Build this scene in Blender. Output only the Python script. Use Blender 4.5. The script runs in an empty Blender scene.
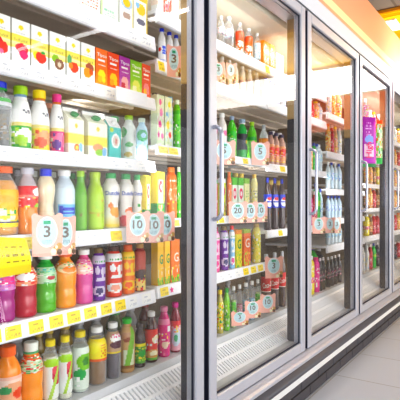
import bpy, math, random
from mathutils import Vector, Matrix
random.seed(7)
C = bpy.context.scene.collection
R = math.radians
# ------------------------------------------------------------------ camera frame
F = 487.0; HOR = 201.0; AL = math.atan2(332.0, F); CA, SA = math.cos(AL), math.sin(AL)
D = 1.038; HC = 1.06; YS = 0.22            # camera to glass, eye height, shelf lip depth behind glass
def dirp(px):
    o = (px-200)/F
    return CA+o*SA, SA-o*CA
def X_at(px, Y):
    dx, dy = dirp(px); return (Y+D)/dy*dx
def t_at(px, Y):
    dx, dy = dirp(px); return (Y+D)/dy
def Z_at(px, py, Y):
    return HC+(HOR-py)/F*t_at(px, Y)
def px_of(X, Y):
    r = X*SA-(Y+D)*CA; f = X*CA+(Y+D)*SA
    return 200+F*r/f
# ------------------------------------------------------------------ colour
def lin(c):
    c = c/255.0
    return c/12.92 if c <= .04045 else ((c+.055)/1.055)**2.4
PAL = dict(w=(248,248,246), k=(28,26,30), gry=(150,150,156), lg=(214,216,220), y=(255,228,20), py=(252,240,150),
    r=(226,48,40), dr=(150,20,36), o=(255,136,20), do=(240,104,16), g=(40,170,60), lime=(170,220,20), dg=(16,110,50),
    pg=(200,232,200), b=(40,60,210), nb=(24,30,80), lb=(160,205,238), sky=(90,170,235), pk=(245,150,185), hp=(232,40,140),
    mg=(220,20,150), pu=(110,30,160), lp=(190,130,200), cr=(250,242,214), tan=(206,166,110), br=(104,66,30), dbr=(52,30,20),
    teal=(110,206,200), peach=(250,190,150), crim=(196,30,60), am=(220,150,40), pink2=(250,200,188), blu2=(206,230,236),
    gold=(212,180,96), sil=(190,194,204), gr2=(110,195,60), mauve=(176,80,140), salmon=(240,110,96))
def col(c):
    if isinstance(c, str): c = PAL[c]
    return (lin(c[0]), lin(c[1]), lin(c[2]))
# ------------------------------------------------------------------ materials (all node based)
def mat(name, base=None, rough=.4, metal=0., coat=0., noise=.04, nscale=60, spec=.5, emit=None, estr=0., bump=0.):
    m = bpy.data.materials.new(name); m.use_nodes = True
    nt = m.node_tree; b = nt.nodes['Principled BSDF']
    b.inputs['Roughness'].default_value = rough; b.inputs['Metallic'].default_value = metal
    b.inputs['Coat Weight'].default_value = coat; b.inputs['Coat Roughness'].default_value = .08
    b.inputs['Specular IOR Level'].default_value = spec
    if base is None:
        a = nt.nodes.new('ShaderNodeVertexColor'); a.layer_name = 'Col'
        hs = nt.nodes.new('ShaderNodeHueSaturation'); hs.inputs['Saturation'].default_value = 1.22; nt.links.new(a.outputs['Color'], hs.inputs['Color']); src = hs.outputs['Color']
    else:
        a = nt.nodes.new('ShaderNodeRGB'); a.outputs[0].default_value = (*col(base), 1); src = a.outputs[0]
    tc = nt.nodes.new('ShaderNodeTexCoord'); n = nt.nodes.new('ShaderNodeTexNoise'); n.inputs['Scale'].default_value = nscale
    nt.links.new(tc.outputs['Object'], n.inputs['Vector'])
    mp = nt.nodes.new('ShaderNodeMapRange'); mp.inputs['To Min'].default_value = 1-noise; mp.inputs['To Max'].default_value = 1+noise
    nt.links.new(n.outputs['Fac'], mp.inputs['Value'])
    mx = nt.nodes.new('ShaderNodeMix'); mx.data_type = 'RGBA'; mx.blend_type = 'MULTIPLY'; mx.inputs['Factor'].default_value = 1
    nt.links.new(src, mx.inputs['A']); nt.links.new(mp.outputs['Result'], mx.inputs['B'])
    nt.links.new(mx.outputs['Result'], b.inputs['Base Color'])
    if bump:
        bp = nt.nodes.new('ShaderNodeBump'); bp.inputs['Strength'].default_value = bump; bp.inputs['Distance'].default_value = .002
        nt.links.new(n.outputs['Fac'], bp.inputs['Height']); nt.links.new(bp.outputs['Normal'], b.inputs['Normal'])
    if emit:
        b.inputs['Emission Color'].default_value = (*col(emit), 1); b.inputs['Emission Strength'].default_value = estr
    return m
def mat_clear(name, tint, fac):
    m = bpy.data.materials.new(name); m.use_nodes = True; nt = m.node_tree
    b = nt.nodes['Principled BSDF']; out = nt.nodes['Material Output']
    b.inputs['Base Color'].default_value = (*col(tint), 1); b.inputs['Roughness'].default_value = .12
    tr = nt.nodes.new('ShaderNodeBsdfTransparent'); lw = nt.nodes.new('ShaderNodeLayerWeight'); lw.inputs['Blend'].default_value = .35
    mp = nt.nodes.new('ShaderNodeMapRange'); mp.inputs['To Min'].default_value = fac; mp.inputs['To Max'].default_value = .6
    nt.links.new(lw.outputs['Facing'], mp.inputs['Value'])
    mx = nt.nodes.new('ShaderNodeMixShader'); nt.links.new(mp.outputs['Result'], mx.inputs[0])
    nt.links.new(tr.outputs[0], mx.inputs[1]); nt.links.new(b.outputs[0], mx.inputs[2]); nt.links.new(mx.outputs[0], out.inputs[0])
    return m
def mat_glass():
    m = bpy.data.materials.new('door_glass'); m.use_nodes = True; nt = m.node_tree; out = nt.nodes['Material Output']
    nt.nodes.remove(nt.nodes['Principled BSDF'])
    tr = nt.nodes.new('ShaderNodeBsdfTransparent'); tr.inputs[0].default_value = (.985, .99, .99, 1)
    gl = nt.nodes.new('ShaderNodeBsdfGlossy'); gl.inputs['Roughness'].default_value = .012
    lw = nt.nodes.new('ShaderNodeLayerWeight'); lw.inputs['Blend'].default_value = .5
    pw = nt.nodes.new('ShaderNodeMath'); pw.operation = 'POWER'; pw.inputs[1].default_value = 2.6
    nt.links.new(lw.outputs['Facing'], pw.inputs[0])
    mp = nt.nodes.new('ShaderNodeMapRange'); mp.inputs['To Min'].default_value = .013; mp.inputs['To Max'].default_value = .33
    nt.links.new(pw.outputs[0], mp.inputs['Value'])
    mx = nt.nodes.new('ShaderNodeMixShader'); nt.links.new(mp.outputs['Result'], mx.inputs[0])
    nt.links.new(tr.outputs[0], mx.inputs[1]); nt.links.new(gl.outputs[0], mx.inputs[2]); nt.links.new(mx.outputs[0], out.inputs[0])
    return m
M = dict(paint=mat('printed_surface', rough=.32, coat=.15, noise=.03), liq=mat('glossy_plastic', rough=.14, coat=.6, noise=.12, nscale=70),  # liq noise stands for pulp and for highlights painted into the colour
    cap=mat('cap_plastic', rough=.4), clear=mat_clear('clear_plastic', (236,240,244), .1), glass=mat_glass(),
    alu=mat('brushed_aluminium', (196,198,208), rough=.38, metal=.35, noise=.03, nscale=25),
    handle=mat('chrome_handle', (205,208,222), rough=.25, metal=.6), navy=mat('dark_gasket', (38,42,62), rough=.5),
    post=mat('post_metal', (64,64,76), rough=.45, metal=.2, noise=.15, nscale=9), postrefl=mat('post_painted_reflection', (190,160,112), rough=.5, noise=.12, nscale=9),
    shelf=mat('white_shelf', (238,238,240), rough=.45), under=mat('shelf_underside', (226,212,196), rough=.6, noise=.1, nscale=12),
    strip=mat('price_strip', (244,245,250), rough=.35), back=mat('cooler_back', (112,92,66), rough=.7, noise=.35, nscale=14),
    cream=mat('cream_canopy', (246,236,214), rough=.6), deck=mat('deck_grey', (214,216,220), rough=.4, noise=.08, nscale=10),
    grille=mat('white_grille', (246,247,250), rough=.4), slot=mat('grille_slot', (196,200,208), rough=.7),
    bumper=mat('bumper_grey', (86,86,94), rough=.42, noise=.08), whitetrim=mat('white_trim', (236,236,236), rough=.4),
    tube=mat('lamp_tube', 'w', emit=(255,255,255), estr=14), band=mat('sign_white', 'w', emit=(255,255,255), estr=7),
    lampq=mat('lamp_lens', 'w', emit=(255,252,236), estr=2.2), led=mat('led_bar', 'w', emit=(255,252,244), estr=6))
# ------------------------------------------------------------------ mesh collector
class MB:
    def __init__(s): s.v=[]; s.f=[]; s.c=[]; s.m=[]; s.sm=[]
    def face(s, pts, c=(1,1,1), mi=0, smooth=False):
        i=len(s.v); s.v+= [tuple(p) for p in pts]; s.f.append(tuple(range(i,i+len(pts)))); s.c.append(c); s.m.append(mi); s.sm.append(smooth)
    def grid(s, P, cols=None, c=(1,1,1), mi=0, smooth=True, wrap=False):
        i=len(s.v); nr=len(P); nc=len(P[0])
        for row in P: s.v += [tuple(p) for p in row]
        for a in range(nr-1):
            for b in range(nc if wrap else nc-1):
                b2=(b+1)%nc
                s.f.append((i+a*nc+b, i+a*nc+b2, i+(a+1)*nc+b2, i+(a+1)*nc+b))
                s.c.append(cols[a][b] if cols else c); s.m.append(mi); s.sm.append(smooth)
    def box(s, x0,x1,y0,y1,z0,z1,c=(1,1,1),mi=0,bev=0.):
        if bev<=0:
            p=[(x0,y0,z0),(x1,y0,z0),(x1,y1,z0),(x0,y1,z0),(x0,y0,z1),(x1,y0,z1),(x1,y1,z1),(x0,y1,z1)]
            i=len(s.v); s.v+=p
            for q in ((0,3,2,1),(4,5,6,7),(0,1,5,4),(1,2,6,5),(2,3,7,6),(3,0,4,7)):
                s.f.append(tuple(i+k for k in q)); s.c.append(c); s.m.append(mi); s.sm.append(False)
        else:
            b=bev
            def ring(z,e): return [(x0+b,y0+e,z),(x1-b,y0+e,z),(x1-e,y0+b,z),(x1-e,y1-b,z),(x1-b,y1-e,z),(x0+b,y1-e,z),(x0+e,y1-b,z),(x0+e,y0+b,z)]
            rs=[ring(z0,b*.9),ring(z0+b,0),ring(z1-b,0),ring(z1,b*.9)]
            s.grid(rs,c=c,mi=mi,smooth=False,wrap=True); s.face(rs[0][::-1],c,mi); s.face(rs[3],c,mi)
    def lathe(s, prof, n=28, c=(1,1,1), cf=None, mi=0, knurl=0., cap0=True, cap1=True):
        P=[];
        for (r,z) in prof:
            P.append([((r*(1-knurl*(k%2)))*math.sin(2*math.pi*k/n), -(r*(1-knurl*(k%2)))*math.cos(2*math.pi*k/n), z) for k in range(n)])
        cols=None
        if cf: cols=[[cf((prof[a][1]+prof[a+1][1])/2, b/n) for b in range(n)] for a in range(len(prof)-1)]
        s.grid(P,cols=cols,c=c,mi=mi,wrap=True)
        if cap0: s.face(P[0][::-1],cf(prof[0][1],0) if cf else c,mi)
        if cap1: s.face(P[-1],cf(prof[-1][1],0) if cf else c,mi)
    def tube(s, pts, r, n=10, c=(1,1,1), mi=0):
        P=[]; pts=[Vector(p) for p in pts]
        up=None
        for i,p in enumerate(pts):
            d=(pts[min(i+1,len(pts)-1)]-pts[max(i-1,0)]).normalized()
            if up is None:
                a=Vector((1,0,0)) if abs(d.x)<.9 else Vector((0,0,1)); up=d.cross(a).normalized()
            up=(up-d*up.dot(d)).normalized(); w=d.cross(up)
            P.append([p+(up*math.cos(2*math.pi*k/n)+w*math.sin(2*math.pi*k/n))*r for k in range(n)])
        s.grid(P,c=c,mi=mi,wrap=True); s.face(P[0][::-1],c,mi); s.face(P[-1],c,mi)
    def extrude_x(s, prof, x0, x1, c=(1,1,1), mi=0, smooth=False):
        a=[(x0,y,z) for y,z in prof]; b=[(x1,y,z) for y,z in prof]
        i=len(s.v); n=len(prof); s.v+=a+b
        for k in range(n):
            k2=(k+1)%n; s.f.append((i+k,i+k2,i+n+k2,i+n+k)); s.c.append(c); s.m.append(mi); s.sm.append(smooth)
        s.f.append(tuple(i+k for k in range(n))[::-1]); s.c.append(c); s.m.append(mi); s.sm.append(False)
        s.f.append(tuple(i+n+k for k in range(n))); s.c.append(c); s.m.append(mi); s.sm.append(False)
    def mesh(s, name, mats):
        me=bpy.data.meshes.new(name); me.from_pydata(s.v,[],s.f)
        me.polygons.foreach_set('use_smooth', s.sm); me.polygons.foreach_set('material_index', s.m)
        at=me.color_attributes.new('Col','FLOAT_COLOR','CORNER'); buf=[]
        for f,c in zip(s.f,s.c): buf += [c[0],c[1],c[2],1.0]*len(f)
        at.data.foreach_set('color', buf)
        for m in (mats if isinstance(mats,(list,tuple)) else [mats]): me.materials.append(m)
        me.update(); return me
    def build(s, name, mats, parent=None, loc=(0,0,0), rz=0):
        o=bpy.data.objects.new(name, s.mesh(name,mats)); C.objects.link(o); o.location=loc; o.rotation_euler=(0,0,rz)
        if parent: o.parent=parent
        return o
def empty(name, loc=(0,0,0), rz=0):
    o=bpy.data.objects.new(name,None); C.objects.link(o); o.location=loc; o.rotation_euler=(0,0,rz); o.empty_display_size=.02; return o
def tag(o, label, cat, group=None):
    o['label']=label; o['category']=cat
    if group: o['group']=group
    return o
def struct(o): o['kind']='structure'; return o
# ------------------------------------------------------------------ lettering
_tc={}
def text_geo(st):
    if st in _tc: return _tc[st]
    cu=bpy.data.curves.new('lettering','FONT'); cu.body=st; cu.align_x='CENTER'; cu.resolution_u=2; cu.offset=.018
    o=bpy.data.objects.new('lettering',cu); C.objects.link(o)
    dg=bpy.context.evaluated_depsgraph_get(); ev=o.evaluated_get(dg); me=ev.to_mesh()
    vs=[(v.co.x,v.co.y) for v in me.vertices]; fs=[tuple(p.vertices) for p in me.polygons]
    ev.to_mesh_clear(); bpy.data.objects.remove(o); bpy.data.curves.remove(cu)
    if vs:
        y0=min(v[1] for v in vs); y1=max(v[1] for v in vs); x0=min(v[0] for v in vs); x1=max(v[0] for v in vs); h=max(y1-y0,1e-6)
        vs=[((x-(x0+x1)/2)/h,(y-(y0+y1)/2)/h) for x,y in vs]
    _tc[st]=(vs,fs); return _tc[st]
def add_text(mb, st, fn, c, h, rot=0., wmax=None, bold=1.0, mi=0):
    """fn maps flat (x,y) centred on the text to a 3D point"""
    vs,fs=text_geo(st)
    if not vs: return
    w=max(v[0] for v in vs)*2*h; k=1.0
    if wmax and w>wmax: k=wmax/w
    cr,sr=math.cos(rot),math.sin(rot)
    i=len(mb.v)
    for x,y in vs:
        x*=h*k*bold; y*=h
        mb.v.append(tuple(fn(x*cr-y*sr, x*sr+y*cr)))
    for f in fs: mb.f.append(tuple(i+q for q in f)); mb.c.append(c); mb.m.append(mi); mb.sm.append(False)
# ------------------------------------------------------------------ painted surfaces
def paint(ops, u, v, rnd):
    c=(.9,.9,.9)
    for op in ops:
        k=op[0]
        if k=='bg': c=col(op[1])
        elif k=='g':
            t=min(1,max(0,(v-op[1])/(op[2]-op[1])))
            if op[1]<=v<=op[2]:
                a,b=col(op[3]),col(op[4]); c=tuple(a[i]*(1-t)+b[i]*t for i in range(3))
        elif k=='r':
            if op[1]<=u<=op[2] and op[3]<=v<=op[4]: c=col(op[5])
        elif k=='e':
            if ((u-op[1])/op[3])**2+((v-op[2])/op[4])**2<=1: c=col(op[5])
        elif k=='ring':
            q=((u-op[1])/op[3])**2+((v-op[2])/op[4])**2
            if .35<=q<=1: c=col(op[5])
        elif k=='dots':   # sprinkled blobs of colour: u0,u1,v0,v1,density,colours
            if op[1]<=u<=op[2] and op[3]<=v<=op[4]:
                h=math.sin(math.floor(u*13)*12.9898+math.floor(v*17)*78.233+len(op[6])*3.7)*43758.5453; h-=math.floor(h)
                if h<op[5]: c=col(op[6][int(h*9973)%len(op[6])])
        elif k=='tx':     # rows of small print
            if op[1]<=u<=op[2] and op[3]<=v<=op[4]:
                row=math.floor((v-op[3])/(op[4]-op[3])*op[6]*2)
                h=math.sin(math.floor(u*24)*45.2+row*17.3)*9631.7; h-=math.floor(h)
                if row%2==0 and h<.62: c=col(op[5])
        elif k=='diag':
            if abs((u-.5)-(v-op[1])*op[2])<op[3]: c=col(op[4])
    return c
def texts(ops): return [o for o in ops if o[0]=='t']
# ------------------------------------------------------------------ bottles
PROF=dict(
 juice=[(0,.86),(.02,.96),(.06,1),(.14,.97),(.18,1),(.27,.98),(.35,.92),(.43,.98),(.6,1),(.7,.93),(.79,.70),(.85,.5),(.88,.44),(.9,.46),(1,.42)],
 yog=[(0,.88),(.03,1),(.12,1),(.22,.97),(.33,.85),(.43,.80),(.55,.9),(.66,1),(.75,.99),(.83,.8),(.88,.6),(.9,.56),(1,.5)],
 slim=[(0,.9),(.02,1),(.3,1),(.6,1),(.77,1),(.83,.93),(.88,.72),(.9,.62),(1,.55)],
 milk=[(0,.9),(.03,1),(.35,1),(.66,1),(.74,.93),(.81,.72),(.86,.54),(.9,.5),(1,.46)],
 mogu=[(0,.9),(.03,1),(.25,1),(.48,1),(.6,.92),(.7,.77),(.77,.66),(.82,.6),(.9,.56),(1,.5)],
 tea=[(0,.88),(.03,.99),(.1,.95),(.14,1),(.3,.97),(.36,1),(.66,1),(.74,.9),(.81,.68),(.86,.54),(.9,.5),(1,.48)],
 water=[(0,.84),(.03,.97),(.1,1),(.2,.94),(.25,1),(.35,.94),(.4,1),(.65,1),(.74,.9),(.82,.6),(.88,.38),(.92,.36),(1,.34)],
 cola=[(0,.82),(.03,.95),(.14,1),(.28,.93),(.38,.95),(.46,1),(.66,1),(.76,.86),(.85,.55),(.91,.33),(.94,.31),(1,.3)],
 round=[(0,.88),(.03,1),(.3,1),(.52,1),(.62,.96),(.7,.84),(.78,.64),(.84,.58),(.9,.56),(1,.52)],
 tetra=[(0,.92),(.02,1),(.5,1),(.86,1),(.9,.98),(1,.9)])
R0, H0 = .035, .2
def prof_r(pr, t):
    P=PROF[pr]
    for (a,ra),(b,rb) in zip(P,P[1:]):
        if a<=t<=b: return ra+(rb-ra)*(t-a)/(b-a)
    return P[-1][1]
def bottle_meshes(T):
    pr=T['shape']; n=28; out=[]
    top=.985
    prof=[]
    for (a,ra),(b,rb) in zip(PROF[pr],PROF[pr][1:]):
        for q in range(2): prof.append((R0*(ra+(rb-ra)*q/2), H0*(a+(b-a)*q/2)))
    prof=[p for p in prof if p[1]<top*H0]+[(R0*PROF[pr][-1][1],H0*top)]
    bc=T['body']
    if isinstance(bc,(list,)):      # colour by height: [(t, colour), ...]
        def cf(z,u):
            for t,c in bc:
                if z/H0<=t: return col(c)
            return col(bc[-1][1])
        m=MB(); m.lathe(prof,n,cf=cf); out.append(('bottle_body',m.mesh('bottle_body',M['liq'])))
    elif bc=='clear':
        m=MB(); m.lathe(prof,n,c=col('w')); out.append(('bottle_body',m.mesh('bottle_body',M['clear'])))
        if T.get('fill'):
            fl,fc=T['fill']; m=MB(); m.lathe([(r*.93,z*.99+.002) for r,z in prof if z<fl*H0],n,c=col(fc)); out.append(('drink',m.mesh('drink',M['liq'])))
    else:
        m=MB(); m.lathe(prof,n,c=col(bc)); out.append(('bottle_body',m.mesh('bottle_body',M['liq'])))
    if T.get('lab'):
        v0,v1=T['lab']; ops=T['ops']; nu,nv=52,T.get('nv',26); m=MB(); P=[];cols=[]
        SP=R(205)
        for a in range(nv+1):
            t=v0+(v1-v0)*a/nv; r=R0*prof_r(pr,t)+.0007
            P.append([(r*math.sin(2*math.pi*b/nu),-r*math.cos(2*math.pi*b/nu),t*H0) for b in range(nu)])
        for a in range(nv):
            row=[]
            for b in range(nu):
                ph=2*math.pi*(b+.5)/nu
                if ph>math.pi: ph-=2*math.pi
                u=ph/SP+.5
                row.append(paint(ops,u%1.0 if 0<=u<=1 else (abs(u)%1),(a+.5)/nv,None))
            cols.append(row)
        m.grid(P,cols=cols,wrap=True)
        for o in texts(ops):
            _,st,uc,vc,h,c,rot=o
            hh=h*(v1-v0)*H0
            def fn(x,y,uc=uc,vc=vc):
                ph=(uc-.5)*SP+x/R0; z=(v0+(v1-v0)*vc)*H0+y; t=min(1,max(0,z/H0)); r=R0*prof_r(pr,t)+.0017
                return (r*math.sin(ph),-r*math.cos(ph),z)
            add_text(m,st,fn,col(c),hh,rot,wmax=(R0*2.6 if abs(rot)<.5 else (v1-v0)*H0*.9))
        out.append(('label_sleeve',m.mesh('label_sleeve',M['paint'])))
    if T.get('cap'):
        cr=T.get('capr',PROF[pr][-1][1]*1.16); cr=(max(cr,.6) if pr not in('cola','water') else cr)*R0; z0=T.get('capz',.9)*H0; m=MB(); cc=col(T['cap'])
        m.lathe([(cr*.98,z0),(cr,z0+.0015),(cr,H0-.003)],36,c=cc,knurl=.035,cap1=False)
        m.lathe([(cr,H0-.003),(cr*.93,H0-.0008),(cr*.8,H0)],36,c=cc,cap0=False)
        if T.get('capring'): m.lathe([(cr*1.04,z0-.006),(cr*1.04,z0-.001)],36,c=col(T['capring']))
        out.append(('cap',m.mesh('cap',M['cap'])))
    return out
W0, D0 = .07, .05
def carton_meshes(T):
    ops=T['ops']; nu,nv=22,36; m=MB(); out=[]; gable=T['shape']=='gable'; hb=H0*(.74 if gable else .985)
    x0,x1,y0,y1=-W0/2,W0/2,-D0/2,D0/2
    front=[[(x0+W0*b/nu,y0,hb*a/nv) for b in range(nu+1)] for a in range(nv+1)]
    left=[[(x0,y1-D0*b/nu,hb*a/nv) for b in range(nu+1)] for a in range(nv+1)]
    right=[[(x1,y0+D0*b/nu,hb*a/nv) for b in range(nu+1)] for a in range(nv+1)]
    cf=[[paint(ops,(b+.5)/nu,(a+.5)/nv,None) for b in range(nu)] for a in range(nv)]
    sops=T.get('side',[o for o in ops if o[0] in('bg','g') or (o[0]=='r' and o[1]<=0 and o[2]>=1)])
    cs=[[paint(sops,(b+.5)/nu,(a+.5)/nv,None) for b in range(nu)] for a in range(nv)]
    m.grid(front,cols=cf,smooth=False); m.grid(left,cols=cs,smooth=False); m.grid(right,cols=cs,smooth=False)
    bg=paint(sops,.5,.98,None)
    m.face([(x1,y1,0),(x0,y1,0),(x0,y1,hb),(x1,y1,hb)],bg); m.face([(x0,y1,0),(x1,y1,0),(x1,y0,0),(x0,y0,0)],bg)
    if gable:
        zt=H0*.93
        m.face([(x0,y0,hb),(x1,y0,hb),(x1,0,zt),(x0,0,zt)],col(T.get('roof','w'))); m.face([(x1,y1,hb),(x0,y1,hb),(x0,0,zt),(x1,0,zt)],col(T.get('roof','w')))
        for x in (x0,x1): m.face([(x,y0,hb),(x,0,zt-.006),(x,y1,hb)],bg); m.face([(x,y0,hb),(x,0,zt-.006),(x,0,zt)],bg)
        m.box(x0,x1,-.0015,.0015,zt-.002,H0,c=col('w'))
    else:
        m.face([(x0,y0,hb),(x1,y0,hb),(x1,y1,hb),(x0,y1,hb)],bg)
        m.box(x0+.002,x1-.002,-.002,.002,hb-.001,H0,c=bg)
        for s_ in (-1,1): m.face([(s_*(W0/2),-.012,hb+.0004),(s_*(W0/2),.012,hb+.0004),(s_*(W0/2-.014),0,hb+.0009)],bg)
    for o in texts(ops):
        _,st,uc,vc,h,c,rot=o
        fn=lambda x,y,uc=uc,vc=vc:(x0+W0*uc+x,y0-.0008,hb*vc+y)
        add_text(m,st,fn,col(c),h*hb,rot,wmax=(W0*.86 if abs(rot)<.5 else hb*.8))
    out.append(('carton_body',m.mesh('carton_body',M['paint'])))
    if T.get('cap'):
        m=MB(); r=.013
        if gable:
            # cap leans on the sloping front roof
            prof=[(r*.9,0),(r,.001),(r,.012),(r*.85,.014)]
            m.lathe(prof,24,c=col(T['cap']),knurl=.04)
            rot=Matrix.Rotation(R(48),4,'X'); mid=Vector((0,(y0)/2,(hb+H0*.93)/2))
            m.v=[tuple(rot@Vector(p)+mid) for p in m.v]
        else:
            m.lathe([(r,hb-.001),(r,hb+.012)],24,c=col(T['cap']),knurl=.04)
        out.append(('cap',m.mesh('cap',M['cap'])))
    return out
TYPES={}
def T(key, name, cat, desc, shape, **kw): TYPES[key]=dict(key=key,name=name,cat=cat,desc=desc,shape=shape,**kw)
_mesh={}
def type_meshes(key):
    if key not in _mesh:
        t=TYPES[key]; _mesh[key]=carton_meshes(t) if t['shape'] in('brick','gable') else bottle_meshes(t)
    return _mesh[key]
fruit=lambda c,c2,u=.55,v=.3: [('e',u,v,.3,.16,c),('e',u+.14,v-.07,.14,.08,c2)]
# ---- juice cartons (upper shelves)
def uht(key,desc,fr,c2,extra=()):
    T(key,'juice_carton','carton',desc,'brick',ops=[('bg','w'),('g',.36,.66,'py','w'),('r',0,1,.5,.66,(250,238,140)),('e',.5,.84,.13,.05,'y'),('tx',.25,.78,.7,.78,'lg',2),('tx',.15,.85,.53,.6,(205,190,120),2)]+list(fr)+[('tx',.2,.9,.04,.12,'lg',2)])
uht('ht_apple','white yellow-banded carton with red apples',[('e',.35,.36,.3,.14,(226,80,84)),('e',.62,.3,.26,.13,(236,110,104)),('e',.5,.2,.14,.05,'pk')],'r')
uht('ht_berry','white yellow-banded carton with pink raspberries',[('e',.55,.38,.36,.11,(226,92,100)),('e',.66,.24,.24,.09,(236,110,150))],'r')
uht('ht_straw','white yellow-banded carton with red strawberry',[('e',.3,.33,.2,.1,'y'),('e',.58,.3,.32,.13,(236,72,58)),('e',.7,.42,.12,.04,'g')],'r')
uht('ht_kiwi','white yellow-banded carton with green and brown fruit',[('e',.36,.38,.22,.1,(160,200,90)),('e',.6,.27,.3,.13,(150,112,92)),('e',.62,.26,.13,.06,(226,214,196))],'r')
uht('ht_mix','white yellow-banded carton with red and green fruit',[('e',.2,.46,.16,.13,(120,180,130)),('e',.55,.3,.34,.13,(240,96,74)),('e',.3,.32,.16,.08,(248,170,110))],'r')
uht('ht_nut','white yellow-banded carton with peach and nut',[('e',.6,.4,.3,.12,(180,110,96)),('e',.45,.26,.28,.13,(250,176,96)),('e',.72,.3,.14,.08,(226,120,84))],'r')
def tip(key,desc,c,lo,fl,fl2):
    T(key,'juice_carton','carton',desc,'brick',ops=[('bg',c),('g',0,.42,lo,c),('e',.5,.32,.32,.13,fl),('e',.36,.2,.2,.09,fl2),('e',.68,.2,.16,.08,fl),('tx',.2,.8,.56,.62,'w',1),('r',.1,.9,.03,.06,'w'),('t','Tipco',.5,.82,.12,'w',.0),('r',.2,.75,.68,.71,'w')])
tip('tp_or','orange carton with yellow fruit',(250,120,20),(255,170,40),'y',(255,196,0))
tip('tp_ro','red-orange carton with yellow flower',(240,90,54),(246,140,110),(255,200,30),(255,170,60))
tip('tp_pu','purple carton with pink fruit',(176,84,170),(232,170,196),(240,190,190),(200,90,110))
tip('tp_gr','green topped pale yellow carton',(128,200,40),(238,240,170),(220,226,130),(240,240,200))
tip('tp_re','red carton with pink fruit',(234,74,70),(244,130,120),(240,150,160),(255,196,120))
T('wt1','milk_carton','carton','tall white carton with faint blue print','brick',ops=[('bg','w'),('tx',.2,.8,.3,.8,(216,226,240),6),('r',0,1,0,.12,(236,240,246))])
T('wt2','milk_carton','carton','tall white carton with pink and orange print','brick',ops=[('bg',(252,248,244)),('tx',.1,.9,.12,.34,(240,160,140),4),('tx',.1,.9,.45,.8,(246,200,190),6),('dots',.1,.9,.34,.44,.4,('peach','pk','py'))])
T('wt3','milk_carton','carton','pale green carton with blue lettering','gable',roof=(236,240,226),ops=[('bg',(238,242,230)),('tx',.3,.9,.62,.8,(70,80,210),2),('tx',.2,.8,.1,.3,(170,210,190),3),('r',0,.08,0,1,(206,226,180))])
T('wt4','milk_carton','carton','white and gold carton with fruit bowl','brick',ops=[('bg','w'),('r',0,1,.72,.82,(236,200,60)),('tx',.2,.8,.84,.95,'sky',2),('e',.5,.5,.42,.12,(190,214,236)),('e',.5,.5,.26,.08,(250,206,60)),('e',.5,.25,.3,.06,(190,170,160)),('r',.9,1,0,1,(240,230,180))])
T('wt5','milk_carton','carton','white and gold carton with blue heading','brick',ops=[('bg','w'),('r',0,1,.68,.78,(240,206,60)),('r',0,1,.8,1,(190,220,240)),('tx',.2,.8,.83,.95,'sky',2),('e',.5,.5,.34,.12,(250,214,70)),('e',.25,.56,.14,.06,'lb'),('e',.5,.25,.34,.06,(120,120,140)),('r',.9,1,0,1,(240,220,120))])
# ---- shelf three, cooler one
T('clr_blue','water_bottle','bottle','clear bottle with blue and green cap','water',body='clear',cap='b',capring='g',capr=.62,lab=(.62,.74),ops=[('bg','lg'),('r',0,1,.5,1,(120,190,120))])
def mogu(key,desc,cap,neck,lo,blob):
    T(key,'fruit_drink_bottle','bottle',desc,'mogu',body=[(.82,'w'),(1,neck)],cap=cap,capr=.66,capz=.86,lab=(.02,.76),ops=[('bg','w'),('r',0,1,0,.46,lo),('r',0,1,.46,.53,(238,226,160)),('dots',.1,.9,.03,.42,.5,blob),('e',.6,.26,.3,.15,blob[0]),('e',.45,.16,.2,.1,blob[1]),('tx',.5,.8,.68,.88,(110,110,120),4)])
mogu('mg_g','lime-capped white and green drink bottle','lime',(150,180,210),(80,180,70),('w','lime',(210,230,120)))
mogu('mg_y','yellow-capped white and yellow drink bottle','y',(226,140,30),(255,222,0),('peach',(240,120,90),(250,240,120)))
mogu('mg_p','pink-capped white and magenta drink bottle',(240,90,170),(236,140,80),'hp',('pk','pu','w'))
def gabl(key,desc,fr):
    T(key,'juice_carton','carton',desc,'gable',cap=(84,160,100),roof=(246,246,226),ops=[('bg',(250,248,232)),('g',.3,.62,'py',(252,246,190)),('r',0,1,.34,.58,(250,236,130)),('e',.5,.82,.11,.06,(250,206,20)),('tx',.3,.8,.66,.72,'lg',1),('tx',.2,.8,.46,.54,(214,204,120),2)]+fr)
gabl('gb_1','cream gabled carton with orange and blue glass',[('e',.55,.2,.2,.1,(250,130,70)),('e',.8,.22,.13,.13,'lb'),('e',.55,.2,.1,.05,'y')])
gabl('gb_2','cream gabled carton with peach and green fruit',[('e',.5,.26,.26,.12,(240,180,140)),('e',.6,.12,.24,.1,(150,210,20)),('e',.84,.16,.13,.13,'lb')])
T('teal','juice_carton','carton','teal gabled carton with white oval','gable',cap='w',roof='w',ops=[('bg','teal'),('e',.55,.56,.36,.24,'w'),('e',.55,.56,.24,.17,(226,216,206)),('e',.58,.55,.1,.1,(210,150,140)),('dots',0,1,.0,.25,.25,((80,190,180),)),('e',.2,.9,.16,.08,(200,220,60))])
T('nex','juice_bottle','bottle','lime-capped white bottle with upright lettering','milk',body=(226,232,226),cap='lime',lab=(.04,.76),ops=[('bg',(228,234,228)),('e',.16,.8,.16,.15,(70,170,90)),('e',.4,.42,.16,.07,(110,180,120)),('e',.36,.12,.17,.07,(200,180,110)),('t','NEX',.66,.72,.11,(120,130,130),math.pi/2)])
T('bluew','juice_bottle','bottle','pale blue bottle with green leaves','milk',body=(190,222,240),cap=(226,238,226),lab=(.04,.8),ops=[('bg',(196,224,240)),('e',.45,.72,.3,.17,(90,180,130)),('e',.5,.72,.13,.08,(190,220,240)),('dots',0,1,.0,.5,.2,((150,200,235),'w')),('e',.8,.4,.12,.06,(90,180,120))])
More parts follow.
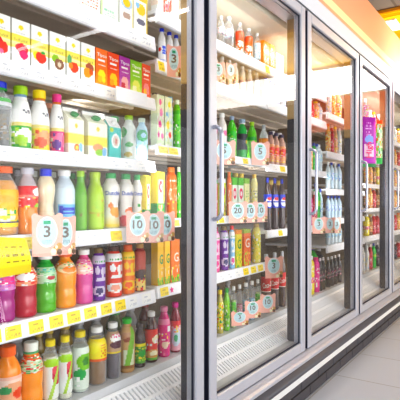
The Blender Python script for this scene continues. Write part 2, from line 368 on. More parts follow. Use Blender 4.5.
T('dotp','juice_carton','carton','pale carton with pink blossom dots','brick',ops=[('bg',(228,238,214)),('dots',0,1,0,1,.4,((214,232,190),'w',(240,200,210))),('e',.45,.86,.2,.06,(240,130,180)),('e',.6,.66,.24,.08,(240,160,200)),('e',.4,.42,.24,.07,(230,60,150)),('e',.75,.2,.2,.05,(240,130,180)),('e',.2,.22,.16,.05,(220,60,150))])
T('doty','juice_carton','carton','pale carton with yellow and red dots','brick',ops=[('bg',(226,236,206)),('dots',0,1,0,1,.4,((206,226,176),'w',(190,220,230))),('e',.6,.85,.2,.06,(245,236,80)),('e',.4,.44,.24,.08,(250,226,40)),('e',.7,.24,.2,.06,(240,60,50)),('e',.25,.65,.15,.05,(150,200,230))])
T('grnb','tea_bottle','bottle','bright green bottle','slim',body=(90,200,60),cap=(240,250,230),lab=(.1,.7),ops=[('bg',(110,210,70)),('dots',0,1,0,1,.3,('lime','w','g'))])
T('navyc','juice_bottle','bottle','dark navy-capped bottle','juice',body=(90,90,120),cap='nb',lab=(.2,.6),ops=[('bg','lg')])
T('skyc','juice_bottle','bottle','sky-blue-capped bottle','juice',body=(190,200,210),cap='sky',lab=(.2,.6),ops=[('bg','lg')])
# ---- shelf four
T('yo_o','juice_bottle','bottle','orange-capped golden juice bottle','juice',body='clear',fill=(.8,(240,170,40)),cap='do',capr=.56,lab=(.12,.66),ops=[('bg',(255,190,20)),('e',.35,.3,.4,.2,'cr'),('dots',0,1,.08,.5,.35,('y',(250,230,120),(255,210,60),'g')),('r',0,1,0,.1,'y'),('r',0,1,.1,.16,(50,60,120)),('e',.4,.75,.3,.1,(255,170,0))])
T('rd_p','juice_bottle','bottle','red-banded bottle of peach drink','juice',body=[(.44,(246,170,110)),(.7,(232,70,70)),(1,(206,196,200))],cap=(206,206,214),lab=(.4,.72),ops=[('bg',(228,62,66)),('r',0,1,.45,.58,(246,160,150)),('e',.8,.72,.2,.2,'w'),('dots',0,1,0,.45,.3,('w','y',(240,110,90))),('e',.85,.05,.2,.14,'lime')])
T('bluecap','yogurt_drink_bottle','bottle','blue-capped cream yogurt bottle','yog',body=(244,232,206),cap=(30,50,220),capr=.62,capz=.88,lab=(.03,.32),ops=[('bg',(244,234,212)),('r',0,1,.55,.75,'b'),('e',.5,.3,.5,.28,'lb'),('r',0,1,0,.1,'b')])
T('bigw','milk_bottle','bottle','white-capped pale blue milk bottle','milk',body=(226,238,248),cap='w',capr=.58,lab=(.03,.7),ops=[('bg',(226,240,250)),('r',.25,.98,.3,.62,(150,206,245)),('r',.3,.4,.38,.56,'b'),('r',.38,.7,.48,.54,'b'),('r',.4,.8,.4,.44,(90,110,225)),('r',.7,.78,.4,.54,'b'),('tx',.3,.9,.64,.7,'sky',1),('tx',.3,.9,.2,.27,'sky',1)])
T('grn1','tea_bottle','bottle','olive green bottle with lime cap','round',body=(104,180,30),cap=(170,214,40),lab=(.04,.6),ops=[('bg',(104,176,24)),('e',.5,.4,.12,.05,(120,120,20)),('r',.5,1,0,1,(118,190,30))])
T('lim1','tea_bottle','bottle','bright lime bottle with lime cap','round',body=(190,226,10),cap=(200,230,30),lab=(.04,.6),ops=[('bg',(188,226,0)),('dots',.2,.8,.35,.85,.35,((226,170,20),(214,226,20),(160,210,0))),('tx',.3,.8,.3,.5,(200,190,20),3)])
def dut(key,desc,fr,lo):
    T(key,'yogurt_drink_bottle','bottle',desc,'yog',body=(248,244,238),cap=(40,180,90),capr=.6,lab=(.02,.8),ops=[('bg',(250,247,242)),('g',0,.3,lo,(250,247,242))]+fr+[('t','Dutchie',.5,.79,.1,(90,110,190),0),('tx',.3,.7,.64,.7,(240,180,140),1)])
dut('du_o','green-capped white yogurt bottle with orange',[('e',.62,.36,.24,.12,(252,180,30)),('e',.4,.5,.1,.06,'o'),('r',0,1,0,.06,'y')],(253,226,90))
dut('du_r','green-capped white yogurt bottle with red fruit',[('e',.6,.36,.26,.1,(248,120,30)),('e',.3,.14,.3,.12,(236,50,60)),('r',0,1,0,.06,'r')],(246,180,170))
dut('du_l','green-capped white yogurt bottle with lemon',[('e',.66,.24,.3,.13,'y'),('e',.5,.5,.1,.05,'g'),('r',0,1,0,.06,'lime')],(250,240,140))
T('yel_c','juice_carton','carton','slim yellow carton with red ring','brick',ops=[('bg',(255,232,30)),('r',.2,.82,.34,.82,(236,250,226)),('e',.5,.68,.26,.13,(230,60,80)),('e',.56,.68,.12,.06,'w'),('r',0,1,.0,.34,(50,170,60)),('dots',.2,.9,.02,.3,.5,('y','w','o')),('tx',.35,.7,.42,.5,'g',2)])
T('oswirl','juice_bottle','bottle','orange bottle with white swirl','slim',body=(246,120,40),cap='o',lab=(.02,.84),ops=[('bg',(250,128,40)),('t','G',.5,.55,.42,(250,224,206),0),('dots',0,1,0,.4,.35,('y',(255,180,40),(240,90,30))),('tx',.3,.7,.86,.93,'w',1)])
# ---- shelf five
T('vio','jelly_drink_bottle','bottle','violet jelly drink bottle','juice',body=(170,80,140),cap='hp',lab=(.5,.8),ops=[('bg',(214,150,200)),('e',.6,.5,.3,.2,'hp'),('dots',0,1,0,1,.4,('w','lp','hp'))])
T('crim','jelly_drink_bottle','bottle','crimson jelly drink bottle','juice',body=(186,34,58),cap='w',lab=(.52,.8),ops=[('bg',(236,170,150)),('dots',0,1,0,1,.55,('r','w','peach','do')),('e',.5,.5,.25,.2,'w')])
T('grnj','jelly_drink_bottle','bottle','white-capped green jelly drink bottle','juice',body=[(.56,(104,184,66)),(.8,(200,226,190)),(1,'g')],cap='w',capr=.62,lab=(.5,.82),ops=[('bg',(196,226,196)),('r',0,1,.86,1,(20,170,50)),('dots',0,1,0,.8,.3,('w',(110,180,120),(150,210,150))),('e',.6,.3,.12,.1,(190,70,80)),('tx',.2,.9,.6,.8,'teal',2)])
T('oran','jelly_drink_bottle','bottle','bright orange jelly drink bottle','juice',body=(255,162,0),cap='do',lab=(.6,.82),ops=[('bg',(252,150,10)),('e',.6,.5,.38,.42,(250,226,190)),('e',.6,.4,.22,.25,(255,140,20)),('dots',0,1,.5,1,.2,('g','w'))])
T('pinkj','jelly_drink_bottle','bottle','white-capped pink jelly drink bottle','juice',body=[(.58,(222,124,178)),(1,(232,130,170))],cap='w',capr=.62,lab=(.54,.82),ops=[('bg',(240,170,200)),('e',.4,.4,.26,.35,(246,220,210)),('dots',0,1,0,1,.3,('w','hp','pk','py'))])
def slimb(key,desc,body,c2,c3,cap,tx=None):
    ops=[('bg',body),('r',0,1,.8,1,c2),('tx',.2,.8,.84,.95,'g',1),('e',.45,.2,.3,.12,c2),('e',.45,.2,.16,.07,c3),('e',.36,.66,.1,.1,c2),('e',.58,.62,.07,.13,c2),('e',.74,.66,.08,.09,c2),('e',.56,.46,.3,.035,c2),('dots',0,1,0,.1,.3,(c3,body))]
    T(key,'juice_bottle','bottle',desc,'slim',body=body,cap=cap,lab=(.02,.86),ops=ops)
slimb('pur','slim purple juice bottle',(112,30,160),(214,206,224),(70,60,110),(120,100,60))
slimb('red','slim red juice bottle with white top',(232,74,50),'w',(250,190,170),(90,60,50))
slimb('ora','slim orange juice bottle with yellow foot',(250,130,20),(255,214,60),(250,110,30),'do')
T('dkpk','juice_bottle','bottle','slim dark rose juice bottle','slim',body=(150,70,70),cap=(200,160,110),lab=(.02,.84),ops=[('bg',(196,110,100)),('r',0,1,.0,.25,(250,230,160)),('e',.5,.4,.4,.14,(60,30,30)),('dots',0,1,0,.4,.4,('k','r','y'))])
def gbox(key,desc,bg,lc):
    T(key,'juice_carton','carton',desc,'brick',ops=[('bg',bg),('t','G',.6,.58,.22,lc,0),('dots',0,1,.15,.4,.25,('y',(240,190,20),'w')),('dots',0,1,0,.16,.7,((70,170,40),(120,200,40),'lime')),('r',.08,.16,.16,.34,(230,220,200))])
gbox('gy','golden yellow carton with green letter',(255,204,10),(20,150,70))
gbox('go','orange carton with white letter',(248,130,40),(250,232,220))
# ---- bottom shelf
T('bigor','juice_bottle','bottle','large orange juice bottle with orange cap','juice',body=(255,150,10),cap=(250,110,20),capr=.58,capz=.87,lab=(.08,.62),ops=[('bg',(252,226,214)),('e',.6,.55,.35,.3,(240,190,160)),('e',.72,.55,.16,.13,(240,100,70)),('e',.4,.66,.14,.1,(90,160,110)),('e',.4,.2,.3,.2,'o'),('r',0,1,.94,1,(250,206,190))])
T('or2','juice_bottle','bottle','orange juice bottle with white cap','juice',body=(255,160,10),cap=(244,248,240),capring=(120,190,140),capr=.6,capz=.87,lab=(.58,.82),ops=[('bg',(246,130,90)),('e',.5,.4,.4,.35,(206,226,196)),('dots',0,1,0,1,.4,('r','w',(110,180,120),'peach'))])
T('ylw1','tea_bottle','bottle','yellow-capped white bottle with red fruit','tea',body='clear',fill=(.75,(232,232,214)),cap=(238,220,30),capr=.5,lab=(.1,.72),ops=[('bg',(236,240,236)),('e',.7,.6,.24,.26,(196,70,90)),('e',.6,.72,.14,.12,(226,120,130)),('e',.45,.9,.3,.1,'lime'),('diag',.25,.4,.06,(190,220,120))])
T('leaf','tea_bottle','bottle','yellow-capped bottle with green leaf','tea',body='clear',fill=(.75,(214,226,214)),cap=(236,216,30),capr=.5,lab=(.06,.74),ops=[('bg',(226,236,226)),('e',.62,.66,.32,.2,(130,200,40)),('e',.6,.66,.12,.1,(60,140,40)),('e',.4,.36,.2,.13,(60,170,90)),('dots',0,1,0,.3,.2,('w',(190,220,200)))])
T('ytea','tea_bottle','bottle','white-capped tea bottle with yellow label','tea',body='clear',fill=(.8,(140,104,60)),cap='w',capr=.52,lab=(.42,.8),ops=[('bg',(246,228,20)),('r',0,1,0,.1,(230,110,60)),('tx',.55,.85,.2,.8,(220,120,40),5),('e',.3,.6,.18,.25,(250,240,100))])
T('dkt','tea_bottle','bottle','white-capped dark drink with pale label','tea',body='clear',fill=(.85,(64,48,62)),cap='w',capr=.52,lab=(.46,.84),ops=[('bg',(196,170,146)),('e',.6,.7,.3,.2,'w'),('e',.6,.4,.3,.18,(90,50,60)),('tx',.3,.9,.75,.95,'hp',2),('r',0,1,0,.08,(230,210,60))])
T('tant','tea_bottle','bottle','green-capped milky tan tea bottle','tea',body=(196,160,116),cap=(60,190,60),capr=.56,lab=(.08,.84),ops=[('bg',(204,172,130)),('e',.5,.8,.36,.1,(190,150,120)),('e',.5,.7,.2,.06,(150,90,70)),('r',.3,.7,.0,.45,(220,226,200)),('diag',.3,.3,.1,(140,190,90)),('r',0,1,0,.08,(150,110,70))])
T('dkgl','tea_bottle','bottle','dark bottle with green and yellow label','tea',body=(58,44,40),cap=(70,60,56),lab=(.1,.56),ops=[('bg',(90,170,40)),('r',0,1,.85,1,(240,226,30)),('dots',0,1,.1,.8,.45,('y','g','lime',(60,120,40))),('e',.5,.5,.25,.14,'g')])
T('redw','tea_bottle','bottle','white-capped dark bottle with coral label','tea',body=(70,30,28),cap='w',capr=.52,lab=(.05,.66),ops=[('bg',(236,84,72)),('e',.65,.66,.26,.14,'cr'),('e',.62,.6,.12,.07,'w'),('e',.5,.2,.44,.14,(226,180,120)),('e',.5,.22,.2,.08,'cr'),('r',0,1,0,.07,(110,180,60)),('dots',0,1,.3,.6,.15,('w','peach'))])
T('pnkb','tea_bottle','bottle','pink-capped pink bottle','tea',body=(226,96,150),cap=(240,160,190),capr=.52,lab=(.03,.76),ops=[('bg',(234,80,150)),('r',0,1,.86,1,(240,160,190)),('r',.5,.95,.66,.82,'w'),('dots',0,1,0,.6,.25,('w','mg','pk','y')),('e',.4,.3,.16,.1,(250,230,210))])
T('mgcap','tea_bottle','bottle','magenta-capped dark red bottle','tea',body=(140,24,50),cap=(220,10,150),capr=.52,lab=(.04,.64),ops=[('bg',(240,196,206)),('e',.4,.45,.3,.3,(214,228,236)),('e',.4,.42,.1,.12,(110,190,140)),('r',0,1,.8,1,(230,120,120)),('dots',0,1,.6,.85,.4,('w','r','y'))])
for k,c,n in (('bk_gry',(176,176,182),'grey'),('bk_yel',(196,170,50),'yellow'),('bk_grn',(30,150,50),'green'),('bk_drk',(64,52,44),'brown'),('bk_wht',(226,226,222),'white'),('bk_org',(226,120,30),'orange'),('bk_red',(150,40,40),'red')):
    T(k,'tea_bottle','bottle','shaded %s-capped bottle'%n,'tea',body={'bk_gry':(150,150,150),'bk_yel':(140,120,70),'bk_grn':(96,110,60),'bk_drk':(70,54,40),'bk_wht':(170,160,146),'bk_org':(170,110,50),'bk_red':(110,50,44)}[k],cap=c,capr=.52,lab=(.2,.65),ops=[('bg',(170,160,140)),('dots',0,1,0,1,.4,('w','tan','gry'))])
# ---- cooler two and beyond
T('bluemilk','milk_bottle','bottle','blue-capped white milk bottle','milk',body=(250,250,250),cap=(60,80,225),capr=.56,lab=(.05,.62),ops=[('bg',(248,248,250)),('r',.4,.95,.4,.75,(110,130,235)),('tx',.4,.95,.45,.72,'w',2),('r',0,1,0,.12,(200,210,250)),('e',.2,.6,.12,.1,'r')])
T('clrw','water_bottle','bottle','clear water bottle with white cap','water',body='clear',cap='w',capr=.46,lab=(.4,.6),ops=[('bg',(236,236,240)),('dots',0,1,0,1,.35,('lb','pk','w'))])
T('clro','soda_bottle','bottle','clear bottle with orange-red shrink label','water',body='clear',fill=(.6,(230,220,214)),cap='w',capr=.46,lab=(.12,.72),ops=[('bg',(244,110,80)),('dots',0,1,0,.5,.5,('w','lg',(250,170,150))),('r',0,1,.6,.8,(246,80,40)),('tx',.2,.8,.25,.5,(250,226,220),3)])
T('clrb','water_bottle','bottle','clear bottle with pale blue label','water',body='clear',cap='w',capr=.46,lab=(.15,.66),ops=[('bg',(196,222,238)),('dots',0,1,0,1,.3,('w','lb'))])
T('o66','drink_pack','carton','orange pack with white figures','brick',ops=[('bg',(250,150,40)),('t','66',.5,.28,.26,(252,236,220),0),('ring',.35,.7,.26,.16,'w'),('dots',0,1,.5,1,.2,('y',(255,170,30))),('r',.62,.8,.55,.85,(250,120,30))])
T('pkw','drink_pack','carton','white pack with coral blotches','brick',ops=[('bg',(250,236,226)),('dots',0,1,.4,1,.4,('salmon','pk','w')),('r',0,1,0,.2,'w')])
T('yr','drink_pack','carton','yellow and red flat pack','brick',ops=[('bg',(250,150,130)),('r',0,1,.5,1,(255,226,40)),('dots',0,1,0,.5,.5,('w','pk','r'))])
T('smilk','milk_bottle','bottle','small white-capped milk bottle','milk',body=(240,234,226),cap=(246,246,248),capr=.56,lab=(.1,.6),ops=[('bg',(246,220,206)),('dots',0,1,0,1,.3,('w','pk','py'))])
T('whtm','milk_bottle','bottle','white-capped milk bottle with pink spot','milk',body=(246,240,236),cap='w',capr=.54,lab=(.06,.68),ops=[('bg',(246,240,236)),('e',.6,.76,.16,.1,(240,150,190)),('r',.7,1,.2,.6,(70,80,210)),('dots',0,1,0,.5,.25,('pk','w','peach'))])
T('grns','soda_bottle','bottle','green soda bottle with grey cap','water',body=(110,210,90),cap=(170,186,206),capr=.48,lab=(.3,.62),ops=[('bg',(80,200,80)),('dots',0,1,0,1,.3,('w','lime','g'))])
T('grnd','soda_bottle','bottle','green bottle with dark label','water',body=(40,180,80),cap=(176,196,214),capr=.62,capring='w',lab=(.22,.62),ops=[('bg',(40,40,56)),('e',.75,.5,.25,.3,(30,150,60)),('e',.6,.5,.1,.12,(220,190,90))])
T('limes','soda_bottle','bottle','lime-capped green bottle','water',body=(120,220,80),cap=(190,236,30),capr=.48,lab=(.3,.6),ops=[('bg',(150,230,110)),('r',0,1,.7,1,(40,180,60))])
T('amb','soda_bottle','bottle','amber drink bottle with clear neck','water',body=[(.62,(226,140,40)),(1,(214,220,222))],cap=(200,206,214),lab=(.2,.5),ops=[('bg',(236,160,60)),('dots',0,1,0,1,.3,('w','y'))])
T('smdk','juice_bottle','bottle','small dark-capped bottle with peach label','juice',body=(214,180,170),cap=(70,60,90),lab=(.1,.62),ops=[('bg',(246,190,150)),('e',.5,.6,.36,.25,(246,120,110)),('dots',0,1,0,1,.3,('w','y','pk'))])
T('redj','juice_bottle','bottle','yellow-capped red juice bottle','slim',body=(226,60,80),cap=(250,226,20),lab=(.03,.8),ops=[('bg',(232,70,90)),('dots',0,1,0,1,.35,('pk','r','w')),('r',0,1,.88,1,'g')])
T('limc','juice_carton','carton','slim lime carton with magenta spot','brick',ops=[('bg',(220,230,60)),('e',.5,.66,.34,.12,(220,40,120)),('dots',0,1,0,.4,.5,('y','g','o')),('r',0,1,.9,1,'w')])
T('pinkr','juice_carton','carton','white and green carton with pink ring','brick',ops=[('bg',(240,248,236)),('r',0,1,.8,1,(120,200,90)),('e',.5,.58,.34,.15,(230,70,110)),('e',.5,.58,.16,.07,'w'),('r',0,1,0,.26,(50,170,70)),('dots',0,1,0,.24,.4,('y','w'))])
T('palec','juice_carton','carton','pale yellow slim carton','brick',ops=[('bg',(244,240,190)),('dots',0,1,0,.5,.35,('y','g','w')),('tx',.2,.8,.5,.7,(150,190,110),3),('r',0,1,.85,1,(160,210,90))])
T('tancap','juice_bottle','bottle','tan-capped pale yellow bottle','slim',body=(240,234,180),cap=(226,190,110),lab=(.03,.8),ops=[('bg',(244,238,180)),('dots',0,1,0,1,.3,('y',(220,220,120),'w')),('tx',.3,.7,.5,.8,(130,120,120),3)])
T('pepsi','soda_bottle','bottle','tall dark soda bottle with blue label','cola',body=(74,60,62),cap=(40,60,190),capr=.4,lab=(.42,.68),nv=20,ops=[('bg',(40,70,215)),('e',.5,.45,.3,.36,'w'),('r',.2,.8,.38,.52,(40,70,215)),('e',.5,.68,.2,.12,(220,50,60))])
T('coke','soda_bottle','bottle','large cola bottle with red label','cola',body=(84,70,70),cap=(206,208,212),capr=.42,lab=(.36,.62),nv=20,ops=[('bg',(226,30,44)),('r',0,1,0,.06,'w'),('t','Coca-Cola',.5,.5,.36,'w',.12)])
slimb('pk2','slim pink juice bottle with red cap',(240,130,180),(250,206,226),'hp',(150,30,40))
slimb('lbl','slim pale blue juice bottle',(170,214,240),'w',(230,120,170),(236,60,60))
T('ygG','juice_carton','carton','tall yellow-green carton with letter','brick',ops=[('bg',(236,214,30)),('t','G',.5,.62,.26,(30,150,60),0),('dots',0,1,0,.45,.6,('lime','g','y')),('r',0,1,.9,1,(240,150,40))])
T('orG','juice_carton','carton','tall orange carton with white ring','brick',ops=[('bg',(242,120,50)),('t','G',.5,.62,.26,(250,236,226),0),('dots',0,1,0,.4,.5,('lime','y','r')),('r',0,1,.9,1,(170,190,60))])
T('goldc','juice_bottle','bottle','gold-capped pale lemon bottle','slim',body=(244,232,140),cap=(206,176,110),lab=(.03,.8),ops=[('bg',(246,236,130)),('dots',0,1,0,1,.35,('y','w',(226,226,120),(190,210,90)))])
T('yelb','tea_bottle','bottle','yellow-capped bottle with yellow label','tea',body=(200,190,120),cap='y',capr=.5,lab=(.1,.72),ops=[('bg',(244,230,60)),('dots',0,1,0,1,.45,('g','w','o','y'))])
T('lgrn','tea_bottle','bottle','lime green bottle with green cap','tea',body=(130,210,40),cap='g',capr=.5,lab=(.1,.72),ops=[('bg',(150,220,60)),('dots',0,1,0,1,.4,('g','w','lime'))])
T('pkcl','tea_bottle','bottle','clear bottle with pink drink','tea',body='clear',fill=(.62,(240,160,180)),cap='w',capr=.5,lab=(.3,.5),ops=[('bg',(244,190,200)),('dots',0,1,0,1,.4,('w','hp'))])
T('blcl','tea_bottle','bottle','clear bottle with light blue drink','tea',body='clear',fill=(.62,(170,214,236)),cap='w',capr=.5,lab=(.3,.55),ops=[('bg',(196,226,240)),('dots',0,1,0,1,.4,('w','sky','g'))])
T('grcl','tea_bottle','bottle','clear bottle with green label','tea',body='clear',fill=(.7,(206,226,170)),cap='w',capr=.5,lab=(.2,.62),ops=[('bg',(130,206,110)),('dots',0,1,0,1,.4,('w','lime','g'))])
T('brnb','tea_bottle','bottle','brown tea bottle with blue label','tea',body=(120,80,46),cap=(50,60,80),lab=(.3,.62),ops=[('bg',(40,60,160)),('dots',0,1,0,1,.3,('w','y'))])
T('crmc','milk_carton','carton','short cream carton with orange print','brick',ops=[('bg',(250,240,226)),('e',.5,.5,.3,.2,(240,150,60)),('tx',.2,.8,.7,.9,'b',3)])
T('sprt','soda_bottle','bottle','tall bright green soda bottle','water',body=(50,200,70),cap=(40,60,180),capr=.42,lab=(.4,.62),ops=[('bg',(40,190,70)),('e',.5,.5,.3,.3,'lime')])
T('wat','water_bottle','bottle','pale water bottle with blue cap','water',body=(206,226,240),cap=(60,90,200),capr=.44,lab=(.35,.62),ops=[('bg',(226,238,248)),('dots',0,1,0,1,.35,('sky','w','b','lb'))])
T('watw','water_bottle','bottle','pale water bottle with white cap','water',body=(220,230,236),cap='w',capr=.44,lab=(.35,.62),ops=[('bg',(214,234,240)),('dots',0,1,0,1,.35,('sky','w','lb','pg'))])
T('pnk3','juice_bottle','bottle','pink-labelled bottle','slim',body=(240,60,160),cap='hp',lab=(.1,.7),ops=[('bg',(240,50,160)),('dots',0,1,0,1,.3,('w','pk'))])
T('yel3','juice_bottle','bottle','yellow and pink bottle','slim',body=(244,226,40),cap='w',lab=(.1,.75),ops=[('bg',(246,230,40)),('r',0,1,.3,.55,(240,80,150)),('dots',0,1,0,1,.3,('w','y'))])
T('drk3','soda_bottle','bottle','black white-capped soda bottle','water',body=(40,36,44),cap=(236,230,232),capr=.46,lab=(.3,.6),ops=[('bg',(60,50,60)),('dots',0,1,0,1,.35,('w','pk','k'))])
T('mix3','tea_bottle','bottle','orange and cream bottle','tea',body=(230,190,130),cap=(240,130,40),lab=(.1,.7),ops=[('bg',(246,214,150)),('dots',0,1,0,1,.45,('o','w','r','y'))])
T('pch3','tea_bottle','bottle','peach and yellow bottle','tea',body=(246,196,160),cap='y',lab=(.1,.7),ops=[('bg',(246,206,150)),('dots',0,1,0,1,.45,('salmon','w','y','pk'))])
T('wht3','tea_bottle','bottle','white bottle with grey print','tea',body=(236,236,234),cap=(226,230,236),lab=(.1,.7),ops=[('bg',(240,240,240)),('dots',0,1,0,1,.35,('lg','lb','py'))])
T('brn3','tea_bottle','bottle','brown bottle with gold label','tea',body=(120,84,56),cap=(206,180,110),lab=(.15,.65),ops=[('bg',(206,170,110)),('dots',0,1,0,1,.4,('w','r','br'))])
T('red3','tea_bottle','bottle','red-labelled bottle','tea',body=(190,60,60),cap=(230,220,214),lab=(.1,.7),ops=[('bg',(214,50,60)),('dots',0,1,0,1,.4,('w','pk','dr'))])
# ------------------------------------------------------------------ shelves
B0 = 1.5216; BW = .988
BX = {k: B0+(k-2)*BW for k in range(0,9)}       # left edge of bay k (bay 1 nearest)
BAYN={1:'the nearest cooler',2:'the second cooler',3:'the third cooler',4:'the fourth cooler',5:'the fifth cooler',6:'the farthest cooler'}
SHN={'A':'top shelf','B':'second shelf','C':'third shelf','D':'fourth shelf','E':'fifth shelf','F':'bottom deck'}
SZ={1:dict(A=(.655,.598),B=(.409,.363),C=(.157,.1145),D=(-.103,-.152),E=(-.358,-.409)),
    2:dict(A=(.778,.722),B=(.575,.522),C=(.228,.19),D=(-.076,-.112),E=(-.35,-.397)),
    3:dict(A=(.778,.722),B=(.58,.525),C=(.215,.17),D=(-.172,-.215)),
    4:dict(A=(.66,.61),B=(.37,.32),C=(.09,.045),D=(-.14,-.18),E=(-.335,-.388)),
    5:dict(A=(.66,.61),B=(.40,.355),C=(.16,.12),D=(-.07,-.105),E=(-.33,-.38)),
    6:dict(A=(.66,.61),B=(.40,.355),C=(.16,.12),D=(-.07,-.105),E=(-.33,-.38))}
FZ=-.66
YB=.72
def top_z(bay,row): return HC+(FZ if row=='F' else SZ[bay][row][0])
SHELF={}
def shelf(bay,row):
    z1,z0=SZ[bay][row]; z1+=HC; z0+=HC; x0=BX[bay]+.006; x1=BX[bay+1]-.006
    root=empty('shelf',((x0+x1)/2,YB,z1))
    tag(root,'white cooler shelf with price strip, %s of %s'%(SHN[row].replace(' shelf',' one').replace('top one','topmost'),BAYN[bay]),'shelf','cooler shelves')
    w=(x1-x0)/2
    m=MB(); m.box(-w,w,YS-YB+.004,0,-.016,0,bev=.002); m.build('shelf_panel',M['shelf'],root)
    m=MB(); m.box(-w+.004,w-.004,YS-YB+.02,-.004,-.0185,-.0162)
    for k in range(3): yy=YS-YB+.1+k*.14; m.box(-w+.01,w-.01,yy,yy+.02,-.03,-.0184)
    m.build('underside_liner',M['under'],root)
    h=z1-z0
    m=MB(); prof=[(YS-YB+.004,.003),(YS-YB-.004,.002),(YS-YB-.012,-h*.9),(YS-YB-.008,-h),(YS-YB+.004,-h)]
    m.extrude_x(prof,-w,w); s=m.build('price_strip',M['strip'],root)
    SHELF[(bay,row)]=(root,s,x0,x1,z0,z1)
def price_tag(bay,row,px,c='y',wpx=14,star=False):
    root,s,x0,x1,z0,z1=SHELF[(bay,row)]
    X=X_at(px,YS-.012); hw=(X_at(px+wpx/2,YS)-X_at(px-wpx/2,YS))/2; h=z1-z0
    hw=min(hw,.038)
    m=MB(); lx=X-root.location.x
    za,zb=-h*.12,-h*.84
    def pt(x,z,e=.0012): return (lx+x, YS-YB-.004-.008*(-z/h)/.9-e, z)
    P=[[pt(-hw+2*hw*b/14, zb+(za-zb)*a/8) for b in range(15)] for a in range(9)]
    ops=[('bg',c)]
    ink={'y':(196,168,10),'w':(206,208,216),'py':(214,200,90)}.get(c,(200,200,206))
    ops+=[('tx',.12,.9,.16,.42,ink,2),('r',.3,.62,.58,.72,ink)]
    cols=[[paint(ops,(b+.5)/14,(a+.5)/8,None) for b in range(14)] for a in range(8)]
    m.grid(P,cols=cols,smooth=False); m.build('price_tag',M['paint'],s)
    if star:
        m=MB(); q=[]
        for k in range(10):
            r=.014 if k%2==0 else .007; q.append(pt(hw+.022+r*math.sin(math.pi*k/5),(za+zb)/2+r*math.cos(math.pi*k/5),.002))
        m.face(q,col('hp')); m.build('star_sticker',M['paint'],s)
for b in SZ:
    for r in SZ[b]: shelf(b,r)
for px,wp in ((-6,16),(14,16),(37,14.5),(57,13.5),(74.5,13),(91,12),(107,10.5),(121,10)): price_tag(1,'E',px,'y',wp)
for px in (133,147): price_tag(1,'E',px,'w',9)
price_tag(2,'E',165,'y',8,star=True)
for px in (6,22,38,56,75,95): price_tag(1,'C',px,'w',13)
for px in (115,128,142): price_tag(1,'C',px,'w',9)
for px in (6,24,40,57,74,90,110,126,140): price_tag(1,'B',px,'w',11)
for px in (66,86,108,132,146): price_tag(1,'A',px,'w',11)
price_tag(1,'D',30,'py',9); price_tag(1,'D',80,'w',10); price_tag(1,'D',96,'w',10); price_tag(1,'D',117,'y',11)
for px in (164,174): price_tag(2,'C',px,'py',9)
price_tag(2,'B',162,'y',6); price_tag(2,'D',177,'py',6)
for px in (216,222): price_tag(2,'D',px,'y',5)
for px in (246.5,254,261): price_tag(2,'E',px,'y',5)
for px in (214.5,): price_tag(2,'E',px,'y',4)
for px in (222,230,238): price_tag(2,'E',px,'w',5)
for px in (246,): price_tag(2,'C',px,'y',5)
price_tag(3,'C',283,'y',5); price_tag(3,'C',275,'w',5); price_tag(3,'D',281,'y',4)
price_tag(2,'A',218,'w',5); price_tag(2,'A',230,'w',5); price_tag(3,'A',268,'y',4)
# ------------------------------------------------------------------ put the goods on the shelves
ROWS={}   # (bay,row) -> list of (px0,px1,type,height,back)
def row(bay,r,items,h,back=0.): ROWS.setdefault((bay,r),[]).append((items,h,back))
row(1,'A',[(36,57,'wt1'),(58,80,'wt1'),(80,100.5,'wt2'),(101,119,'wt3'),(120,134,'wt4'),(134.5,148,'wt5')],.2)
row(1,'B',[(-8,11,'ht_apple'),(12,30.5,'ht_berry'),(31.5,48.5,'ht_straw'),(50,66,'ht_kiwi'),(67,80.5,'ht_mix'),(81.5,95.5,'ht_nut'),(96.5,108.5,'tp_or'),(109.2,120.7,'tp_ro'),(121.4,132.3,'tp_pu'),(133,144.5,'tp_gr'),(145,153.5,'tp_re')],.137)
row(1,'C',[(-13,10,'clr_blue'),(11,30,'mg_g'),(30.5,48,'mg_y'),(48.5,65,'mg_p'),(66,87,'gb_1',.16),(88.5,108,'gb_2',.16),(109.5,121.5,'teal',.155),(122.5,135,'nex',.175),(136.5,147,'bluew',.175)],.196)
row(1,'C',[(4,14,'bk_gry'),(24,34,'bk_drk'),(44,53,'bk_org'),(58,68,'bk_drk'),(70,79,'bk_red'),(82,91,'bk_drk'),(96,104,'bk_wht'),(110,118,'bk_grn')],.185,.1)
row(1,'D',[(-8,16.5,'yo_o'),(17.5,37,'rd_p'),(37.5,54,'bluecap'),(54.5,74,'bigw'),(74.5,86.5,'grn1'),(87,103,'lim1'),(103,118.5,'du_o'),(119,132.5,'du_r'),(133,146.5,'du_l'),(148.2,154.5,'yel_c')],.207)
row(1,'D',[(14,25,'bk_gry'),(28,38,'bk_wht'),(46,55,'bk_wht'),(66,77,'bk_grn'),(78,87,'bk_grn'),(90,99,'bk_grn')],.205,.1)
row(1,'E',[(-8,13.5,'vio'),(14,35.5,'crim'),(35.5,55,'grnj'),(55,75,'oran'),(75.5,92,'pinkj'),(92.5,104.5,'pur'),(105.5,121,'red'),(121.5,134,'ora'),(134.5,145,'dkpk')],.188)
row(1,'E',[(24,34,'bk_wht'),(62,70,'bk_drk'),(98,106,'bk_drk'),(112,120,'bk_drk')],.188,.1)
row(1,'F',[(-4,19.5,'bigor',.222),(20,42,'or2',.215),(42.5,58,'ylw1',.208),(58.5,71.5,'ylw1',.208),(72,88,'leaf',.208),(88,105.5,'ytea'),(105.5,120,'dkt'),(119.5,134,'tant'),(134.5,145,'dkgl',.17),(145.5,157,'redw'),(158.5,169.5,'pnkb',.21),(170.5,180,'mgcap',.215)],.205)
